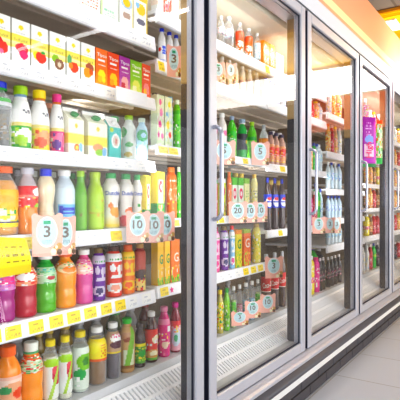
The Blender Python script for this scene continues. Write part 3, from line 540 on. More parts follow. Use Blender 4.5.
row(1,'F',[(12,21,'bk_gry'),(35,42,'bk_yel'),(46,53,'bk_yel'),(61,69,'bk_yel'),(75,83,'bk_gry'),(92,100,'bk_gry'),(110,119,'bk_grn'),(127,134,'bk_gry'),(142,148,'bk_red')],.222,.09)
row(2,'A',[(158,164,'pkw'),(165,171,'yr'),(172,179,'pkw'),(213,217,'yr',.07),(218,224,'clrw',.15),(224.5,233,'clrw'),(236,243,'clro'),(245,252,'clro'),(254,260,'clrb')],.175)
row(2,'B',[(158.5,165,'bluemilk'),(166,172.5,'bluemilk'),(173,179,'bluemilk'),(213,218,'smilk'),(219,225,'smilk'),(227,232,'smilk'),(233,238,'smilk'),(240,245,'smilk'),(247,252,'smilk'),(254,259,'smilk')],.15)
row(2,'C',[(157.5,164.5,'dotp'),(165.5,172.5,'doty'),(173.5,180,'grnb'),(213,217,'whtm'),(217.5,226,'whtm'),(227.5,236,'grns'),(237.5,246.5,'grnd'),(248,256,'limes')],.215)
row(2,'C',[(152,158,'navyc'),(159,165,'navyc'),(166,172,'skyc')],.26,.11)
row(2,'D',[(157.5,165,'yel_c',.2),(166,176,'oswirl',.222),(176.5,181,'grnb'),(212,217,'redj'),(222,226,'limc',.19),(226.5,231.5,'oswirl'),(232.5,238,'pinkr',.2),(239,244,'pinkr',.2),(245,250,'palec',.2),(251,257,'tancap')],.225)
row(2,'D',[(236,241,'bk_grn'),(243,248,'bk_yel'),(252,256,'bk_yel')],.235,.1)
row(2,'E',[(158,164,'gy',.186),(165,170.5,'gy',.186),(171.5,180,'go',.186),(212,219,'pk2'),(219.8,227.7,'pur'),(228.5,235,'lbl'),(236,243,'ygG',.2),(244.3,251,'orG',.2),(252.5,260,'goldc')],.222)
row(2,'F',[(211.5,216,'crmc',.1),(217,223,'yelb'),(223.5,229.5,'lgrn'),(231,236,'grcl'),(237,242,'pkcl'),(243,248.5,'blcl'),(249.5,254.5,'blcl'),(255.5,260,'grcl')],.215)
row(2,'F',[(214,219,'brnb',.2),(226,230,'bk_gry'),(246,250,'bk_gry')],.215,.1)
row(3,'A',[(264,270,'o66'),(270.5,275,'o66'),(276,284,'pkw',.12),(309,313,'clrw'),(314,318,'mix3'),(319,324,'clrb')],.15)
row(3,'B',[(264,268,'bluemilk'),(269,273,'bluemilk'),(274,278,'bluemilk'),(279,284,'bluemilk'),(308,312.5,'red3'),(313,317.5,'pch3'),(318,323,'watw')],.14)
row(3,'C',[(261,266.5,'amb',.23),(268.5,273,'smdk'),(274,278,'smdk'),(279,284,'smdk'),(308,311.5,'mix3'),(312,315.5,'sprt'),(316,319.5,'wat'),(320,324.5,'watw')],.2)
row(3,'C',[(270,274,'drk3'),(277,281,'drk3'),(312,315,'wht3'),(318,321,'wht3')],.25,.12)
row(3,'D',[(264.5,270.5,'pepsi'),(272,277.5,'pepsi'),(279,284.5,'pepsi'),(308,311.5,'pnk3',.22),(312.5,316,'red3',.24),(316.5,321.5,'sprt',.3),(321.8,325,'wat',.26)],.31)
row(3,'D',[(268,272,'brn3'),(276,280,'brn3'),(313,316,'wht3')],.31,.12)
row(3,'F',[(262,270,'coke'),(271,278,'coke'),(279,285,'coke'),(307.5,312.5,'yel3',.27),(313.5,318,'pnk3',.25),(318.7,321.5,'drk3',.24),(322,324.6,'drk3',.24)],.345)
row(3,'F',[(310,314,'sprt',.3),(316,320,'drk3',.28)],.3,.12)
row(4,'A',[(327,330.3,'wht3'),(331,334.5,'mix3'),(335,340,'pch3')],.22)
row(4,'B',[(326.5,329.5,'mix3'),(330,333,'red3'),(333.5,336.5,'pch3'),(337,340.5,'wht3'),(357.5,360.5,'wht3'),(361,364,'mix3')],.22)
row(4,'C',[(326.5,329.5,'watw'),(330,333,'wat'),(333.5,336.5,'watw'),(337,340.5,'wat'),(357.5,360.5,'pch3'),(361,364,'red3')],.21)
row(4,'D',[(326.5,329.5,'wat'),(330,333,'wat'),(333.5,336.5,'wat'),(337,340.5,'wat'),(357.5,360.5,'red3'),(361,364,'brn3')],.18)
row(4,'E',[(326.5,329.5,'watw'),(330,333,'watw'),(333.5,336.5,'watw'),(337,340.5,'watw'),(357.5,360.5,'mix3'),(361,364,'yel3')],.15)
row(4,'F',[(326.5,329.5,'drk3'),(330,333,'drk3'),(333.5,336.5,'drk3'),(337,340.5,'drk3'),(357.5,360.5,'red3'),(361,364,'wht3')],.23)
row(5,'A',[(365,368,'mix3'),(368.5,371.5,'wht3'),(372,375,'pch3'),(375.5,378.5,'red3')],.22)
row(5,'B',[(365,368,'pch3'),(368.5,371.5,'brn3'),(372,375,'mix3'),(375.5,378.5,'wht3')],.21)
row(5,'C',[(365,368,'mix3'),(368.5,371.5,'pch3'),(372,375,'brn3'),(375.5,378.5,'yel3')],.2)
row(5,'D',[(365,368,'brn3'),(368.5,371.5,'mix3'),(372,375,'red3'),(375.5,378.5,'brn3')],.2)
row(5,'E',[(364.5,368,'yel3'),(368.5,371.5,'brn3'),(372,375,'red3'),(375.5,378.5,'red3')],.2)
row(5,'F',[(365,368,'wht3'),(368.5,371.5,'red3'),(372,375,'sprt'),(375.5,378.5,'drk3')],.24)
for rr,ts in (('A',('mix3','wht3','pch3')),('B',('pch3','mix3','red3')),('C',('yel3','pch3','wht3')),('D',('red3','mix3','brn3')),('E',('pch3','red3','mix3')),('F',('wht3','drk3','red3'))):
    row(6,rr,[(390,392.8,ts[0]),(393.3,396,ts[1]),(396.5,399.5,ts[2])],.19)
def spread(L,lo,hi):
    L.sort(key=lambda p:p[0])
    for p,q in zip(L,L[1:]):
        gap=(q[0]-p[0])-(p[2]+q[2])-.002
        if gap<0:
            k=max(.55,(q[0]-p[0]-.002)/(p[2]+q[2])); p[2]*=k; q[2]*=k
    x=lo
    for p in L:
        p[0]=max(p[0],x+p[2]); x=p[0]+p[2]+.002
    x=hi
    for p in L[::-1]:
        p[0]=min(p[0],x-p[2]); x=p[0]-p[2]-.002
def place_all():
    jobs=[]; deck=[]
    for (bay,r),groups in ROWS.items():
        (deck if r=='F' else jobs).append((bay,r,groups))
    for batch in [[j] for j in jobs]+[deck]:
        pend=[]; r=batch[0][1]
        for bay,_,items,h0,back in [(bay,rr,g[0],g[1],g[2]) for bay,rr,gs in batch for g in gs]:
            for it in items:
                a,b,key=it[:3]
                if back: a,b=a-(b-a)*.42,b+(b-a)*.42
                h=it[3] if len(it)>3 else h0
                t=TYPES[key]; mid=(a+b)/2; box=t['shape'] in('brick','gable')
                y0=YS+.014+back
                if box:
                    xa,xb=X_at(a,y0),X_at(b,y0); w=(xb-xa)*.97; x=(xa+xb)/2; d=min(max(w*.72,.035),.075)
                    pend.append([x,y0+d/2+.002,w/2,d,h,t,back,box,bay])
                else:
                    rr=.03
                    for _ in range(4):
                        Yc=y0+rr; rr=min(.056,(b-a)/2/F*t_at(mid,Yc)*(1.12 if bay==1 else 1.18 if bay==2 else 1.3 if key in('coke','pepsi') else 1.7))
                    pend.append([X_at(mid,y0+rr),y0+rr,rr,0,h,t,back,box,bay])
        bay=batch[0][0]
        lo,hi=(BX[bay]+.008,BX[bay+1]-.008) if r!='F' else (-9,99)
        for back in sorted(set(p[6] for p in pend)):
            spread([p for p in pend if p[6]==back],lo,hi)
        # front items must not run into the back row
        fr=[p for p in pend if p[6]==0]
        for p in pend:
            if p[6]>0:
                for q in fr:
                    if abs(p[0]-q[0])<p[2]+q[2]:
                        need=q[1]+(q[3]/2 if q[7] else q[2])+p[2]+.004
                        if p[1]<need: p[1]=need
        cnt={}
        for p in sorted(pend,key=lambda p:p[0]): cnt.setdefault((p[5]['key'],p[6]>0,p[8]),[]).append(p)
        for (key,isb,bay),L in cnt.items():
            n=len(L)
            for i,p in enumerate(L):
                x,y,hw,d,h,t,back,box,_b=p
                o=empty(t['name'],(x,y,top_z(bay,r)+.0006)); j=random.uniform(-.12,.12)
                if box: o.scale=(2*hw/W0,d/D0,h/H0); o.rotation_euler=(0,0,0)
                else: o.scale=(hw/R0,hw/R0,h/H0); o.rotation_euler=(0,0,-R(24)+j)
                pre=('' if n==1 else ['left ','right '][i] if n==2 else ['left ','middle ','right '][i] if n==3 else (['leftmost ']+['%s '%q for q in ('second','third','fourth','fifth','sixth')][:n-2]+['rightmost '])[i])
                place='%s of %s'%(SHN[r],BAYN[bay])
                lb=pre+t['desc']+(' in the back row,' if isb else ' on the')+' '+place
                if isb: lb=lb.replace('row, ','row, ')
                tag(o,' '.join(lb.split()[:16]),t['cat'],'%ss on the %s'%(t['name'].replace('_',' '),place))
                for nm,me in type_meshes(key):
                    c=bpy.data.objects.new(nm,me); C.objects.link(c); c.parent=o
place_all()
# ------------------------------------------------------------------ price cards
def card(pxc,pyc,wpx,hpx,txt,desc,rz=-30,yo=.045,baht=True,tilt=0.):
    Y=YS-yo; t=t_at(pxc,Y); X=X_at(pxc,Y); Z=Z_at(pxc,pyc,Y); w=wpx/F*t*1.02; h=hpx/F*t
    o=empty('price_card',(X,Y,Z),R(rz)); tag(o,desc,'price card','pink price cards clipped to the shelves')
    m=MB(); out=[]
    hw,hh=w/2,h/2
    # scalloped outline with two ear bumps
    def bump(cx,cz,r,a0,a1,n=6): return [(cx+r*math.cos(R(a0+(a1-a0)*k/n)),cz+r*math.sin(R(a0+(a1-a0)*k/n))) for k in range(n+1)]
    r=w*.13
    out+= [(-hw,-hh),(0,-hh*1.02),(hw,-hh)]
    out+= bump(hw-r*.7,hh-r*1.0,r,-30,150)
    out+= [(w*.18,hh-r*.75),(0,hh-r*.6),(-w*.18,hh-r*.75)]
    out+= bump(-hw+r*.7,hh-r*1.0,r,30,210)
    m.face([(x,-.0005,z) for x,z in out],col('pink2')); m.face([(x,.0005,z) for x,z in out][::-1],col('w'))
    n=len(out)
    for k in range(n):
        a,b=out[k],out[(k+1)%n]; m.face([(a[0],-.0005,a[1]),(a[0],.0005,a[1]),(b[0],.0005,b[1]),(b[0],-.0005,b[1])],col('pink2'))
    def disc(cx,cz,rx,rz_,c,y): m.face([(cx+rx*math.cos(2*math.pi*k/24),y,cz+rz_*math.sin(2*math.pi*k/24)) for k in range(24)],col(c))
    disc(-w*.02,hh*.12,w*.36,h*.36,'w',-.0009); disc(-w*.02,hh*.12,w*.33,h*.33,'blu2',-.0012)
    for k,(cx,cz,rr,c) in enumerate(((.30,-.72,.12,'am'),(.40,-.56,.10,'tan'),(.20,-.82,.10,'cr'),(.40,-.84,.09,'br'),(.30,-.6,.05,'cr'))):
        disc(cx*w,cz*hh,rr*w,rr*h*.8,c,-.0014-.0002*k)
    add_text(m,txt,lambda x,y:(x-w*.02,-.002,hh*.14+y),col((112,104,96)),h*.27,wmax=w*.54,bold=1.1)
    if baht:
        add_text(m,'บาท',lambda x,y:(x-w*.02,-.002,-hh*.34+y),col((160,190,200)),h*.085)
        m.face([(x-w*.02,-.002,hh*.56+z) for x,z in ((-w*.12,-h*.04),(w*.12,-h*.04),(w*.12,h*.04),(-w*.12,h*.04))],col((70,170,130)))
    c=m.build('card_face',M['paint'],o)
    # clip reaching back to the shelf strip
    m=MB(); m.box(-.006,.006,.0008,.012,hh*.1,hh*.3); 
    q=m.build('clip',M['strip'],o)
    return o
card(47.5,234.5,29,43,'3','large pink three price card beside yellow sign on fourth shelf',rz=-22,yo=.06)
card(66,235,18,39,'3','pink three price card half hidden behind the larger one',rz=-34,yo=.03)
card(138,226.5,23,32,'10','leftmost of three pink ten price cards in the nearest cooler',rz=-30,yo=.06)
card(154,227,20,31,'10','middle of three pink ten price cards in the nearest cooler',rz=-30,yo=.05)
card(166,226,18,30,'10','rightmost of three pink ten price cards in the nearest cooler',rz=-30,yo=.04)
card(174,61,14,32,'3','pink three price card on the second cooler second shelf near mullion',rz=-36)
card(218.5,70.5,13,18,'3','pink three price card below the upper clear bottles at left',rz=-36)
card(231,71,10,16,'3','pink price card right of the upper three card',rz=-36,yo=.035,baht=False)
card(224.5,152,23,25,'5','pink five price card behind the second door handle',rz=-34)
card(260.5,153,19,24,'5','pink price card right of the green bottles on third shelf',rz=-36)
card(238,212,19,22,'20','pink twenty price card on the fourth shelf of second cooler',rz=-36,yo=.055)
card(250.5,212,15,21,'10','pink ten price card right of the twenty card',rz=-36,yo=.045)
card(260.5,211.5,15,21,'10','rightmost pink ten price card on second cooler fourth shelf',rz=-36,yo=.035)
card(274,267,19,22,'3','pink three price card above the red cola labels',rz=-36)
card(240,318,18,15,'3','lowest pink price card left of pair on bottom deck',rz=-36,yo=.075)
card(253,309,17,18,'10','middle pink price card on bottom deck of second cooler',rz=-36,yo=.06)
card(268,303,16,19,'10','rightmost pink price card on bottom deck below cola bottles',rz=-36,yo=.045)
card(319,225,14,17,'3','pink three price card below the green soda in third door',rz=-40)
card(330,225,10,16,'3','middle pink price card of the third door',rz=-40,yo=.035,baht=False)
card(337,225,8,16,'3','right pink price card of the third door',rz=-40,yo=.03,baht=False)
# yellow notice
def notice():
    Y=YS-.075; P=[(-24,236),(24.5,238),(31,272),(-22,282)]
    q=[]
    for px,py in P:
        q.append((X_at(px,Y),Z_at(px,py,Y)))
    cx=sum(p[0] for p in q)/4; cz=sum(p[1] for p in q)/4
    o=empty('notice',(cx,Y,cz)); tag(o,'bright yellow notice sheet hanging from the fourth shelf at left','sign')
    m=MB(); nu,nv=40,26
    def pt(u,v):
        a=[q[3][i]*(1-u)+q[2][i]*u for i in (0,1)]; b=[q[0][i]*(1-u)+q[1][i]*u for i in (0,1)]
        return (a[0]*(1-v)+b[0]*v-cx, -.012*math.sin(math.pi*v), a[1]*(1-v)+b[1]*v-cz)
    ops=[('bg',(232,214,12)),('tx',.06,.9,.72,.84,(150,132,10),1),('tx',.06,.9,.5,.62,(150,132,10),1),('tx',.5,.95,.36,.42,(140,124,20),1),('r',0,1,0,.22,(222,202,0))]
    m.grid([[pt(b/nu,a/nv) for b in range(nu+1)] for a in range(nv+1)],cols=[[paint(ops,(b+.5)/nu,(a+.5)/nv,None) for b in range(nu)] for a in range(nv)])
    m.build('notice_sheet',M['paint'],o)
    m=MB(); zt=q[0][1]-cz; m.box(-.02,.02,.0005,.06,zt-.02,zt-.008); m.build('clip',M['strip'],o)
notice()
# white price holder jutting out below the orange cartons
Yh=YS-.05; xa,xb=X_at(116,Yh),X_at(146.5,Yh); za,zb=Z_at(131,90,Yh),Z_at(131,104,Yh)
o=empty('price_holder',((xa+xb)/2,Yh,(za+zb)/2)); tag(o,'blank white plastic price holder jutting from the second shelf','price holder')
m=MB(); w2=(xb-xa)/2; h2=(za-zb)/2; m.box(-w2,w2,-.003,.003,-h2,h2,bev=.0015); m.build('holder_plate',M['strip'],o)
m=MB(); m.box(-.03,.03,.004,.036,-.004,.004); m.build('arm',M['strip'],o)
# ------------------------------------------------------------------ the cooler run
X0, X1 = BX[0]-.02, BX[7]+.0
cooler=empty('display_cooler',((X0+X1)/2,.3,0))
tag(cooler,'long white glass-door drinks cooler along the aisle','cooler')
ox=-(X0+X1)/2; oy=-.3
def part(mb,name,mt,parent=None):
    mb.v=[(x+ox,y+oy,z) for x,y,z in mb.v]; return mb.build(name,mt,parent or cooler)
ZT=HC+1.05; ZB=HC-.8126
m=MB(); m.box(X0,X1,YB+.03,YB+.06,HC-1.0,HC+1.12); part(m,'back_panel',M['back'])
m=MB(); m.box(X0,X1,.10,YB+.06,HC+1.065,HC+1.09); part(m,'cooler_roof',M['under'])
m=MB(); m.extrude_x([(.115,HC+1.05),(.125,HC+.985),(.30,HC+.955),(.52,HC+.93),(.52,HC+1.05)],X0,X1); part(m,'canopy',M['cream'])
m=MB(); m.box(X0,X1,.06,YB+.06,HC-.99,HC-.90); part(m,'cooler_floor',M['deck'])
for b in range(0,7):
    xa,xb=BX[b],BX[b+1]-.0008
    m=MB(); m.box(xa,xb,YS-.012,YB,HC+FZ-.02,HC+FZ,bev=.003); m.box(xa,xb,YS-.016,YS-.0125,HC+FZ-.03,HC+FZ+.003); part(m,'deck_shelf',M['deck'])
    # sloping return-air grille
    m=MB(); A=Vector((0,YS-.016,HC+FZ-.032)); Bv=Vector((0,.075,HC-.775)); n=46
    d=(Bv-A); nrm=Vector((0,d.z,-d.y)).normalized()
    if nrm.y>0: nrm=-nrm
    def pt(x,t,e): q=A+d*t+nrm*e; return (x,q.y,q.z)
    m.face([pt(xa,0,0),pt(xb,0,0),pt(xb,1,0),pt(xa,1,0)],mi=1)
    for t0,t1 in ((0,.1),(.47,.56),(.9,1)):
        m.face([pt(xa,t0,.006),pt(xb,t0,.006),pt(xb,t1,.006),pt(xa,t1,.006)])
        m.face([pt(xa,t1,.006),pt(xb,t1,.006),pt(xb,t1,0),pt(xa,t1,0)])
    for k in range(n):
        x=xa+(xb-xa)*(k+.5)/n; hw=(xb-xa)/n*.3
        for t0,t1 in ((.1,.47),(.56,.9)):
            m.face([pt(x-hw,t0,.005),pt(x+hw,t0,.005),pt(x+hw,t1,.005),pt(x-hw,t1,.005)])
            m.face([pt(x-hw,t0,.005),pt(x-hw,t0,0),pt(x-hw,t1,0),pt(x-hw,t1,.005)])
    part(m,'air_grille',[M['grille'],M['slot']])
    m=MB(); m.box(xa,xb,.03,.075,HC-.80,HC-.772); part(m,'grille_sill',M['deck'])
for b in range(0,8):     # mullion posts
    x=BX[b]+.017
    m=MB(); m.box(x-.03,x+.03,.034,.082,HC-.80,HC+.45,bev=.004); p=part(m,'mullion_post',M['post'])
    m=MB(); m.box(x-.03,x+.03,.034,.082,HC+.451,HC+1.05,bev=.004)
    m.v=[(a+ox,bb+oy,c) for a,bb,c in m.v]; m.build('painted_reflection_panel',M['postrefl'],p)  # tan upper section paints the ceiling's reflection in the glass as a panel
    m=MB(); m.box(x-.012,x+.012,-.006,.03,ZB,ZT); part(m,'gasket_strip',M['navy'])
m=MB(); m.box(X0,X1,.03,.10,HC+1.0,HC+1.064); part(m,'head_rail',M['alu'])
def door(b):
    xa=BX[b]+.0339; xb=BX[b+1]; st=.056
    m=MB(); y0,y1=-.022,.024
    m.box(xa,xa+st,y0,y1,ZB,ZT,bev=.005); m.box(xb-st,xb,y0,y1,ZB,ZT,bev=.005)
    m.box(xa+st,xb-st,y0+.0005,y1,ZT-.056,ZT,bev=.005); m.box(xa+st,xb-st,y0+.0005,y1,ZB,ZB+.052,bev=.005)
    d=part(m,'cooler_door',M['alu'])
    def sub(mm,n,mt): mm.v=[(x+ox,y+oy,z) for x,y,z in mm.v]; return mm.build(n,mt,d)
    m=MB(); m.box(xa+st+.001,xb-st-.001,-.004,.002,ZB+.0525,ZT-.0565); sub(m,'glass_pane',M['glass'])
    m=MB(); g=.006
    x0,x1,z0,z1=xa+st,xb-st,ZB+.052,ZT-.056
    for q in ((x0,x0+g,z0,z1),(x1-g,x1,z0,z1),(x0+g,x1-g,z0,z0+g),(x0+g,x1-g,z1-g,z1)): m.box(q[0],q[1],-.010,-.0045,q[2],q[3])
    sub(m,'glazing_bead',M['navy'])
    m=MB(); m.box(xa-.004,xa-.0003,-.019,.02,ZB+.004,ZT-.004); sub(m,'edge_gasket',M['navy'])
    hx=xa+.026; zt,zb=HC+.285,HC-.07; pts=[]
    for k in range(9): a=R(90*k/8); pts.append((hx, -.022-.04*math.sin(a)-.0, zt-.03*(1-math.cos(a))))
    pts=[(hx,-.021,zt)]+[(hx,-.030-.03*math.sin(R(90*k/8)),zt-.03*(1-math.cos(R(90*k/8)))) for k in range(9)]
    pts+=[(hx,-.030-.03*math.cos(R(90*k/8)),zb+.03-.03*math.sin(R(90*k/8))) for k in range(9)]+[(hx,-.021,zb)]
    m=MB(); m.tube(pts,.0085,12); sub(m,'handle',M['handle'])
for b in range(0,7): door(b)
# sill, bumper, kick plate
m=MB(); m.extrude_x([(-.022,HC-.815),(-.05,HC-.822),(-.06,HC-.83),(-.06,HC-.845),(.03,HC-.845),(.03,HC-.815)],X0,X1); part(m,'silver_sill',M['alu'])
prof=[(.0,HC-.846)]+[(-.058-.022*math.sin(R(180*k/10)),HC-.847-.055*k/10) for k in range(11)]+[(.0,HC-.902)]
m=MB(); m.extrude_x(prof,X0,X1,smooth=True); part(m,'bumper',M['bumper'])
m=MB(); m.box(X0,X1,-.055,.0,HC-.936,HC-.903); part(m,'white_rail',M['whitetrim'])
m=MB(); kb=MB()
z0,z1=0.0,HC-.937
m.box(X0,X1,-.03,.0,z0,z1)
n=int((X1-X0)/.25)
for rr in range(2):
    za=z0+.004+rr*(z1-z0)/2; zb=za+(z1-z0)/2-.007
    for k in range(n+1):
        x=X0+k*.25+(.125 if rr else 0)
        if x+.246>X1: continue
        m.box(x+.003,x+.247,-.042,-.029,za,zb,bev=.003)
part(m,'kick_plate',mat('slate_kick',(76,74,80),rough=.5,noise=.18,nscale=30))
# fascia above the doors
def fmat():
    m=bpy.data.materials.new('fascia_print'); m.use_nodes=True; nt=m.node_tree; b=nt.nodes['Principled BSDF']; b.inputs['Roughness'].default_value=.45
    g=nt.nodes.new('ShaderNodeNewGeometry'); s=nt.nodes.new('ShaderNodeSeparateXYZ'); nt.links.new(g.outputs['Position'],s.inputs[0])
    rp=nt.nodes.new('ShaderNodeValToRGB'); mp=nt.nodes.new('ShaderNodeMapRange')
    mp.inputs['From Min'].default_value=HC+1.0; mp.inputs['From Max'].default_value=HC+1.6
    nt.links.new(s.outputs['Z'],mp.inputs['Value']); nt.links.new(mp.outputs['Result'],rp.inputs['Fac'])
    cr=rp.color_ramp; cr.interpolation='CONSTANT'
    def st(z): return (z-1.0)/.6
    els=[(0,(206,209,216)),(st(1.165),(240,164,124)),(st(1.19),(242,226,166)),(st(1.245),(240,166,124))]
    cr.elements[0].position=0; cr.elements[0].color=(*col(els[0][1]),1); cr.elements[1].position=els[1][0]; cr.elements[1].color=(*col(els[1][1]),1)
    for p,c in els[2:]:
        e=cr.elements.new(p); e.color=(*col(c),1)
    nt.links.new(rp.outputs['Color'],b.inputs['Base Color']); return m
m=MB(); m.box(X0,X1,-.006,.03,ZT+.001,ZT+.016); part(m,'painted_shadow_line',M['bumper'])  # dark strip put in as the shadow line below the fascia
fa=MB(); fa.extrude_x([(-.012,ZT+.018),(-.012,HC+1.52),(.04,HC+1.52),(.04,ZT+.018)],X0,X1)
fo=fa.build('fascia_board',fmat()); tag(fo,'pale grey and peach striped fascia board above the cooler doors','fascia')
# ------------------------------------------------------------------ hanging snack packs on the fourth door
def snack(px0,px1,py0,py1,desc,ops,yo=-.04):
    pm=(px0+px1)/2; X=X_at(pm,yo); w=(px1-px0)/F*t_at(pm,yo)*1.15; zt,zb=Z_at(pm,py0,yo),Z_at(pm,py1,yo); h=zt-zb
    o=empty('snack_pack',(X,yo,zb),R(-38)); tag(o,desc,'snack pack','snack packs hung on the door')
    m=MB(); nu,nv=24,44
    def pt(u,v,s): 
        puff=.012*math.sin(math.pi*u)**.6*min(1,6*min(v,1-v)) if 0<u<1 and 0<v<1 else 0
        return ((u-.5)*w, s*puff, v*h)
    cols=[[paint(ops,(b+.5)/nu,(a+.5)/nv,None) for b in range(nu)] for a in range(nv)]
    m.grid([[pt(b/nu,a/nv,-1) for b in range(nu+1)] for a in range(nv+1)],cols=cols)
    m.grid([[pt(b/nu,a/nv,1) for b in range(nu,-1,-1)] for a in range(nv+1)],c=col(ops[0][1]))
    for q in texts(ops):
        _,st,uc,vc,hh,c,rot=q
        add_text(m,st,lambda x,y:((uc-.5)*w+x,-.0145,vc*h+y),col(c),hh*h,rot,wmax=w*1.5)
    m.build('pack_film',M['paint'],o)
    m=MB(); m.tube([(0,0,h-.004),(0,.004,h+.02),(0,.012,h+.03)],.003,8); m.box(-.012,.012,.008,.0135,h+.02,h+.05); m.build('hook',M['strip'],o)
snack(362.5,376,117,167,'purple snack pack with white and magenta lettering hung on fourth door',[('bg',(170,30,170)),('tx',.15,.6,.62,.92,(226,170,226),5),('e',.45,.55,.32,.08,(160,180,240)),('r',.1,.8,.2,.46,(236,206,226)),('r',0,1,.08,.16,(190,70,190)),('r',0,1,0,.06,(40,130,60)),('r',.8,1,.1,.9,(206,60,190)),('t','High',.45,.34,.17,(226,10,110),math.pi/2)])
snack(376.3,382.5,120,164,'narrow green and white snack strip beside the purple pack',[('bg',(210,236,200)),('dots',0,1,0,1,.6,((40,170,70),'w',(240,130,60),'lime')),('r',0,1,.92,1,(246,110,80)),('r',0,1,0,.14,(40,180,70))])
snack(363.5,369,105,116.3,'small pink sachet hanging above the purple snack pack',[('bg',(244,160,200)),('dots',0,1,0,1,.5,('w','hp','lime'))],yo=-.041)
# ------------------------------------------------------------------ room
def floor_mat():
    m=bpy.data.materials.new('floor_tiles'); m.use_nodes=True; nt=m.node_tree; b=nt.nodes['Principled BSDF']
    tc=nt.nodes.new('ShaderNodeTexCoord'); br=nt.nodes.new('ShaderNodeTexBrick'); br.offset=0; br.inputs['Scale'].default_value=1
    br.inputs['Brick Width'].default_value=.5; br.inputs['Row Height'].default_value=.5; br.inputs['Mortar Size'].default_value=.004
    br.inputs['Color1'].default_value=(*col((214,219,230)),1); br.inputs['Color2'].default_value=(*col((209,214,225)),1); br.inputs['Mortar'].default_value=(*col((176,176,178)),1)
    mpn=nt.nodes.new('ShaderNodeMapping'); mpn.inputs['Location'].default_value=(-.42,.05,0)
    nt.links.new(tc.outputs['Object'],mpn.inputs['Vector']); nt.links.new(mpn.outputs['Vector'],br.inputs['Vector'])
    nt.links.new(br.outputs['Color'],b.inputs['Base Color']); b.inputs['Roughness'].default_value=.28; return m
m=MB(); m.face([(-4,-6,0),(14,-6,0),(14,1.6,0),(-4,1.6,0)]); struct(m.build('floor',floor_mat()))
ZC=HC+1.8
def ceil_mat():
    m=bpy.data.materials.new('ceiling_boards'); m.use_nodes=True; nt=m.node_tree; b=nt.nodes['Principled BSDF']
    tc=nt.nodes.new('ShaderNodeTexCoord'); br=nt.nodes.new('ShaderNodeTexBrick'); br.offset=0; br.inputs['Scale'].default_value=1
    br.inputs['Brick Width'].default_value=.6; br.inputs['Row Height'].default_value=.3; br.inputs['Mortar Size'].default_value=.012
    br.inputs['Color1'].default_value=(*col((150,140,126)),1); br.inputs['Color2'].default_value=(*col((138,128,116)),1); br.inputs['Mortar'].default_value=(*col((116,104,90)),1)
    nt.links.new(tc.outputs['Object'],br.inputs['Vector']); nt.links.new(br.outputs['Color'],b.inputs['Base Color']); b.inputs['Roughness'].default_value=.8; return m
m=MB(); m.face([(-4,1.6,ZC),(14,1.6,ZC),(14,-6,ZC),(-4,-6,ZC)]); struct(m.build('ceiling',ceil_mat()))
wm=mat('wall_paint',(226,222,216),rough=.7,noise=.05,nscale=4)
m=MB(); m.face([(-4,1.6,0),(14,1.6,0),(14,1.6,ZC),(-4,1.6,ZC)]); struct(m.build('wall_back',wm))
m=MB(); m.face([(14,1.6,0),(14,-6,0),(14,-6,ZC),(14,1.6,ZC)]); struct(m.build('wall_right',wm))
# yellow dropped soffit across the aisle; its emission is added to brighten it
ym=mat('yellow_soffit_added_glow',(255,200,6),rough=.5,emit=(255,190,0),estr=.5); 
m=MB(); m.box(4.76,7.4,-5.8,1.5,HC+1.72,ZC-.001); m.box(4.745,4.7599,-5.8,1.5,HC+1.75,HC+1.765); so=m.build('trim_1',ym); struct(so)
m=MB(); m.box(4.752,4.7595,-5.8,1.5,ZC-.03,ZC-.004); struct(m.build('trim_2',mat('orange_edge',(240,160,20),rough=.5)))
lx=X_at(394,.15); 
o=empty('ceiling_lamp',(4.98,.15,HC+1.72)); tag(o,'square white downlight in the yellow soffit','lamp')
m=MB(); m.box(-.16,.16,-.13,.13,-.012,-.0005,bev=.003); m.build('lamp_frame',M['whitetrim'],o)
m=MB(); m.box(-.14,.14,-.11,.11,-.016,-.0125); m.build('lamp_lens',M['lampq'],o)
# linear ceiling fixtures seen mirrored in the glass
for i,(x,ya,yb) in enumerate(((3.5,-4.05,-3.4),(3.57,-3.25,-2.35),(3.64,-2.05,-1.3))):
    o=empty('linear_lamp',(x,(ya+yb)/2,ZC)); tag(o,('farthest','middle','nearest')[i]+' linear tube lamp on the ceiling, seen mirrored in the glass','lamp','linear ceiling lamps')
    l=(yb-ya)/2; m=MB(); m.box(-.06,.06,-l,l,-.03,-.0005); m.build('lamp_housing',M['whitetrim'],o)
    m=MB(); m.box(-.022,.022,-l+.01,l-.01,-.05,-.0305); m.build('tube',M['tube'],o)
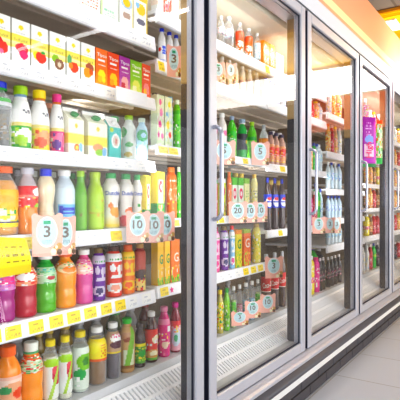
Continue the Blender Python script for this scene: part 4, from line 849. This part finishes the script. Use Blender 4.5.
# lit sign box hanging across the aisle end (mirrored in the doors)
o=empty('sign_box',(6.1,-1.7,HC+1.32)); tag(o,'white lit sign box hung across the aisle, mirrored in doors','sign')
m=MB(); m.box(-.05,.12,-1.32,1.35,0,.37); m.build('sign_case',M['whitetrim'],o)
m=MB(); m.box(-.056,-.0505,-1.3,1.33,.02,.36); m.build('lit_panel',M['band'],o)
m=MB(); m.box(-.05,.05,.3,1.33,-.42,-.001); m.build('lower_panel',mat('salmon_sign',(244,120,80),rough=.5,emit=(250,110,70),estr=.7),o)
# ------------------------------------------------------------------ light
def area(name,loc,size,sy,power,rot=(0,0,0),colr=(1,1,1)):
    l=bpy.data.lights.new(name,'AREA'); l.shape='RECTANGLE'; l.size=size; l.size_y=sy; l.energy=power; l.color=colr
    o=bpy.data.objects.new(name,l); C.objects.link(o); o.location=loc; o.rotation_euler=rot; return o
area('added_front_fill',(3.2,-5.6,1.45),10.5,2.5,235,(R(90),0,0))  # unseen area light added to fill the cooler from the front
area('aisle_light',(1.2,-.62,ZC-.06),4.6,.12,24)
for b in range(1,7):
    area('cooler_light',((BX[b]+BX[b+1])/2,.13,HC+.94),.8,.03,2,(R(35),0,0))
    o_=area('post_light',(BX[b]+.036,.088,HC+.02),.02,1.3,1.9); o_.rotation_euler=Vector((.75,.65,0)).to_track_quat('-Z','Z').to_euler()
sp=bpy.data.lights.new('fascia_spot','SPOT'); sp.energy=48; sp.spot_size=R(95); sp.spot_blend=.9; sp.shadow_soft_size=.05
so=bpy.data.objects.new('fascia_spot',sp); C.objects.link(so); so.location=(4.9,-.5,HC+.95)
so.rotation_euler=(Vector((4.75,0,HC+1.3))-Vector(so.location)).to_track_quat('-Z','Y').to_euler()
w=bpy.data.worlds.new('shop_air'); bpy.context.scene.world=w; w.use_nodes=True
w.node_tree.nodes['Background'].inputs[0].default_value=(.97,.985,1,1); w.node_tree.nodes['Background'].inputs[1].default_value=1.3
# ------------------------------------------------------------------ camera
cam=bpy.data.cameras.new('camera'); co=bpy.data.objects.new('camera',cam); C.objects.link(co)
cam.sensor_width=36; cam.lens=F/400*36; cam.shift_y=(HOR-200)/400; cam.clip_start=.02
co.location=(0,-D,HC); co.rotation_euler=(R(90),0,AL-R(90))
sc=bpy.context.scene; sc.camera=co
sc.view_settings.view_transform='Standard'; sc.view_settings.look='None'; sc.view_settings.exposure=-.1; sc.view_settings.gamma=.84
sc.cycles.transparent_max_bounces=24; sc.cycles.max_bounces=8
